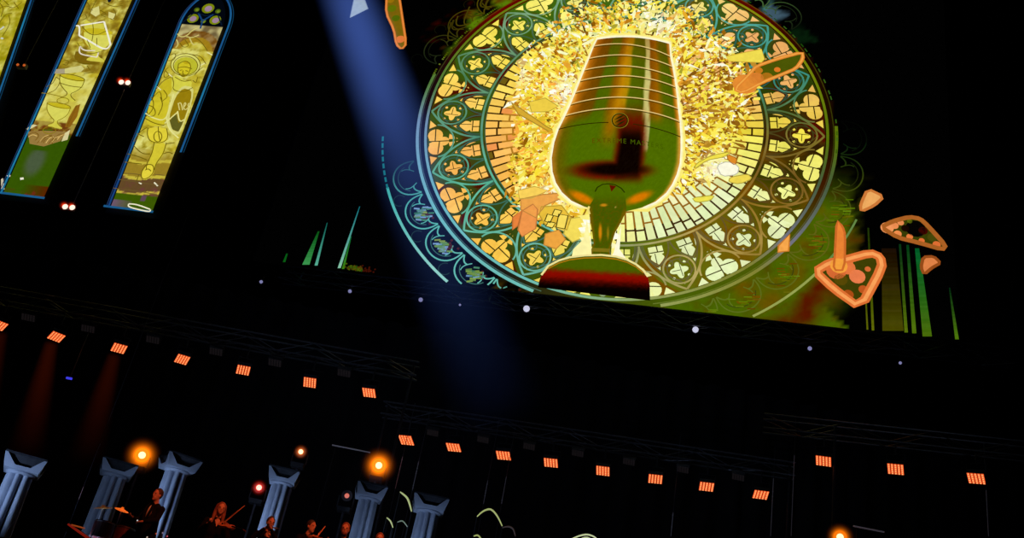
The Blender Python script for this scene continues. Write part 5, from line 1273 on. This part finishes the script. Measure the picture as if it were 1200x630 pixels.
# flute player
r3, h3, f3 = musician(317, 612.5, YM, 'seated flute player in black before the fourth column', face=(.45, -.9), hair='bun', rH=(.14, .24, .1), rE=(.3, .1, -.14), lH=(.05, .26, .12), lE=(-.2, .16, -.12), seated=True, s=.95)
p, q = at(315, 616.5, YM - .16), at(327, 619.8, YM - .24)
t = empty('flute', p, 'silver flute held sideways by the seated player before the fourth column', 'flute'); d = q - p
b = MB(); b.tube([(0, 0, 0), d], .011, 8); b.build('tube', M_SILV, t)
for i in range(6):
    b = MB(); b.ball(d * (.35 + .1 * i) + Vector((0, -.005, .01)), .009, 5); b.build('key', M_SILV, t)
b = MB(); b.ball(d * .08 + Vector((0, 0, .008)), .013, 6, 1.4, 1, .6); b.build('lip_plate', M_SILV, t)
# violinist with short hair
r4, h4, f4 = musician(364.5, 617, YM, 'short haired violinist in profile, head turned right, near the bottom edge', face=(.8, -.6), shirt=True, rH=(.16, .32, .0), rE=(.3, .1, -.2), lH=(-.1, .3, -.02), lE=(-.2, .1, -.2), seated=True, s=.98)
stick('violin_bow', at(370, 631, YM - .3), at(381.5, 616, YM - .3), .012, M_BOW, 'short wooden bow at the bottom edge beside the short haired violinist', 'bow')
violin(at(362, 628, YM - .22), (.7, -.6, -.1), (0, -.4, .9), 'brown violin under the chin of the short haired violinist')
musician(404.5, 620, YM, 'bearded man in a white shirt facing the audience beside the fifth column', face=(.05, -1), shirt=True, beard=True, hairm=M_HAIRR, seated=True, s=1.02)
musician(444.5, 632, YM, 'auburn haired person whose head just rises over the bottom edge', face=(.1, -1), hairm=M_HAIRR, hair='short', seated=True, s=1.0)
# percussion corner: drums, cymbals whose orange light is emission, keyboard with red-lit edge
M_BRASS = mat('cymbal_brass', (.75, .38, .08), .3, .8, emit=lin((70, 22, 4)), strength=.6); M_BRASSG = mat('brass_glint', (.8, .4, .08), .3, .6, emit=lin((235, 95, 22)), strength=.9); M_DRUM = mat('drum_shell', (.10, .02, .02), .4)  # orange light on the brass put into the material as emission
def cymbal(px, py, Y, r, label, tx=.3, ty=.2):
    p = at(px, py, Y); t = empty('cymbal', p, label, 'cymbal', 'cymbals lit orange behind the drums'); R_ = Matrix.Rotation(tx, 3, 'X') @ Matrix.Rotation(ty, 3, 'Y')
    b = MB(); n = 28; rg = [[R_ @ Vector((rr * math.cos(2 * PI * i / n), rr * math.sin(2 * PI * i / n), zz_)) for i in range(n)] for rr, zz_ in ((.01, .05), (r * .16, .045), (r * .22, .015), (r, -.02))]
    for A, B_ in zip(rg, rg[1:]):
        for i in range(n): b.poly([A[i], A[(i + 1) % n], B_[(i + 1) % n], B_[i]])
    b.build('plate', M_BRASSG if 'glowing cymbal left' in label else M_BRASS, t, smooth=True)
    b = MB(); b.tube([(0, 0, .05), (0, 0, DECK - p.z + .3)], .012, 6); b.tube([(0, 0, DECK - p.z + .5), (.25, .1, DECK - p.z)], .01, 5); b.tube([(0, 0, DECK - p.z + .5), (-.25, .1, DECK - p.z)], .01, 5); b.tube([(0, 0, DECK - p.z + .5), (0, -.25, DECK - p.z)], .01, 5); b.build('stand', M_METAL, t)
cymbal(143, 596.5, 21.5, .15, 'orange glowing cymbal left of the man in the dark jacket'); cymbal(121, 594, 22, .2, 'darker cymbal farther left of the glowing one', .2, -.2)
def drum(px, py, Y, r, h_, label):
    p = at(px, py, Y); t = empty('drum', (p.x, p.y, DECK), label, 'drum', 'dark drums below the cymbals'); H = p.z - DECK
    b = MB(); b.tube([(0, 0, H - h_), (0, 0, H)], r, 24); b.build('shell', M_DRUM, t)
    b = MB(); b.tube([(0, 0, H), (0, 0, H + .01)], r * .97, 24); b.build('drumhead', M_SHIRT if False else M_SUIT, t)
    for z_ in (H - h_, H - .02): b = MB(); b.tube([(r * math.cos(a), r * math.sin(a), z_) for a in [i * PI / 12 for i in range(25)]], .012, 5, caps=False); b.build('hoop', M_METAL, t)
    for i in range(3): a = i * 2 * PI / 3; b = MB(); b.tube([(r * math.cos(a), r * math.sin(a), H - h_ * .6), (r * 1.25 * math.cos(a), r * 1.25 * math.sin(a), 0)], .012, 5); b.build('leg', M_METAL, t)
drum(124, 612, 21.6, .22, .32, 'dark tom drum under the left cymbal'); drum(147, 618, 20.9, .2, .3, 'dark tom drum left of the standing man')
# sloping keyboard; red and orange light on its edges added as glowing strips
a, c = at(80, 614, 19.5), at(106, 632, 19.5); t = empty('keyboard', (a.x, a.y, DECK), 'keyboard instrument with red lit edges at the bottom left', 'keyboard')
o_ = Vector((a.x, a.y, DECK)); A0 = a - o_; C1 = c - o_; C1.z = C1.z; dd = C1 - A0
M_REDE = emis('red_edge_glow', (110, 18, 8), 1.); M_ORE = emis('orange_edge_glow', (125, 52, 15), 1.)
b = MB(); bk = Vector((.12, .42, 0)); dn = Vector((0, 0, -.13))
Q = [A0, C1 + dd * .5, C1 + dd * .5 + bk, A0 + bk]; Q2 = [q + dn for q in Q]
b.poly(Q); b.poly(Q2[::-1])
for i in range(4): b.poly([Q[i], Q2[i], Q2[(i + 1) % 4], Q[(i + 1) % 4]])
b.build('case', M_SUIT, t)
b = MB(); b.tube([A0 + Vector((0, -.02, 0)), C1 + dd * .5 + Vector((0, -.02, 0))], [.018, .03], 6); b.build('red_lit_edge', M_REDE, t)
b = MB(); b.tube([A0 + Vector((.02, .1, .02)), A0 + dd * .45 + Vector((.06, .1, .09))], .014, 6); b.build('orange_lit_edge', M_ORE, t)
for q in (A0 + bk * .5 + dd * .1, A0 + bk * .5 + dd * 1.3): b = MB(); b.tube([q + dn, (q.x, q.y, 0)], .02, 6); b.build('leg', M_METAL, t)
# music stand lamps: tiny points of light near the bottom edge
for i, (px, py, c_, l) in enumerate(((183, 625, (190, 70, 25), 'music stand with a tiny orange lamp at the left'), (190.5, 624, (150, 130, 150), 'music stand with a tiny pale lamp'), (196, 628, (225, 90, 110), 'music stand with a tiny pink lamp'), (172.5, 629, (190, 170, 160), 'music stand with a tiny white lamp'), (161, 609.5, (190, 185, 195), 'music stand with a white lamp beside the standing man'))):
    p = at(px, py, (19.2, 18.6, 19.8, 19.5, 19.6)[i]); t = empty('music_stand', (p.x, p.y, DECK), l, 'music stand', 'music stands before the players'); H = p.z - DECK
    b = MB(); b.ball((0, 0, H), .014, 6); b.build('lamp', emis('stand_lamp', c_), t)
    b = MB(); b.tube([(0, 0, H), (0, .05, H - .06), (0, .05, H - .12)], .005, 5); b.build('gooseneck', M_METAL, t)
    b = MB(); b.box(0, .05, H - .3, .26, .012, .2); b.build('desk', M_SUIT, t)
    b = MB(); b.tube([(0, .06, H - .3), (0, .06, .2)], .012, 6); b.build('pole', M_METAL, t)
    for q in range(3): a_ = q * 2 * PI / 3; b = MB(); b.tube([(0, .06, .25), (.22 * math.cos(a_), .06 + .22 * math.sin(a_), 0)], .009, 5); b.build('leg', M_METAL, t)

# ------------------------------------------------------------------ light
wd = bpy.data.worlds.new('world'); SC.world = wd; wd.use_nodes = True
wd.node_tree.nodes['Background'].inputs['Color'].default_value = (.5, .6, 1, 1); wd.node_tree.nodes['Background'].inputs['Strength'].default_value = .0004
def spot(name, p, target, energy, col, size=.8, blend=.6, rad=.1):
    ld = bpy.data.lights.new(name, 'SPOT'); ld.energy = energy; ld.color = col; ld.spot_size = size; ld.spot_blend = blend; ld.shadow_soft_size = rad
    o = bpy.data.objects.new(name, ld); COL.objects.link(o); o.location = p; o.rotation_euler = (Vector(target) - Vector(p)).to_track_quat('-Z', 'Y').to_euler(); return o
for c_, e_ in zip(cols, (190, 20, 200, 270, 115, 150)):
    p = c_.location
    spot('column_fill', (p.x - 1.0, p.y - 2.2, DECK + .5), (p.x, p.y, DECK + 2.0), e_, (.42, .6, 1.), 1.25, .9)  # added blue spots to light the columns, no fixtures stand here
for px in (184, 259, 317, 364, 404, 445):
    h_ = at(px, 606, YM)
    spot('warm_red_key', (h_.x + .9, h_.y - 2.2, 7.9), (h_.x, h_.y, DECK + 1.35), 230, (1., .16, .05), .42, .8)  # added red spots, one per player, with no visible lamp

def area(name, p, target, energy, col, sx, sy):
    ld = bpy.data.lights.new(name, 'AREA'); ld.energy = energy; ld.color = col; ld.shape = 'RECTANGLE'; ld.size = sx; ld.size_y = sy
    o = bpy.data.objects.new(name, ld); COL.objects.link(o); o.location = p; o.rotation_euler = (Vector(target) - Vector(p)).to_track_quat('-Z', 'Y').to_euler(); return o
for x0, y0, e_ in ((-8.5, 30.5, 5), (6.5, 34, 4), (13.5, 26.5, 6), (1, 33.5, 1.5)):
    area('truss_fill', (x0, y0, 17.5), (x0, y0 + 3.5, 14.4), e_, (.6, .75, 1.), 7, .3)  # added bluish fills that bring out the trusses, no such lamps hang here
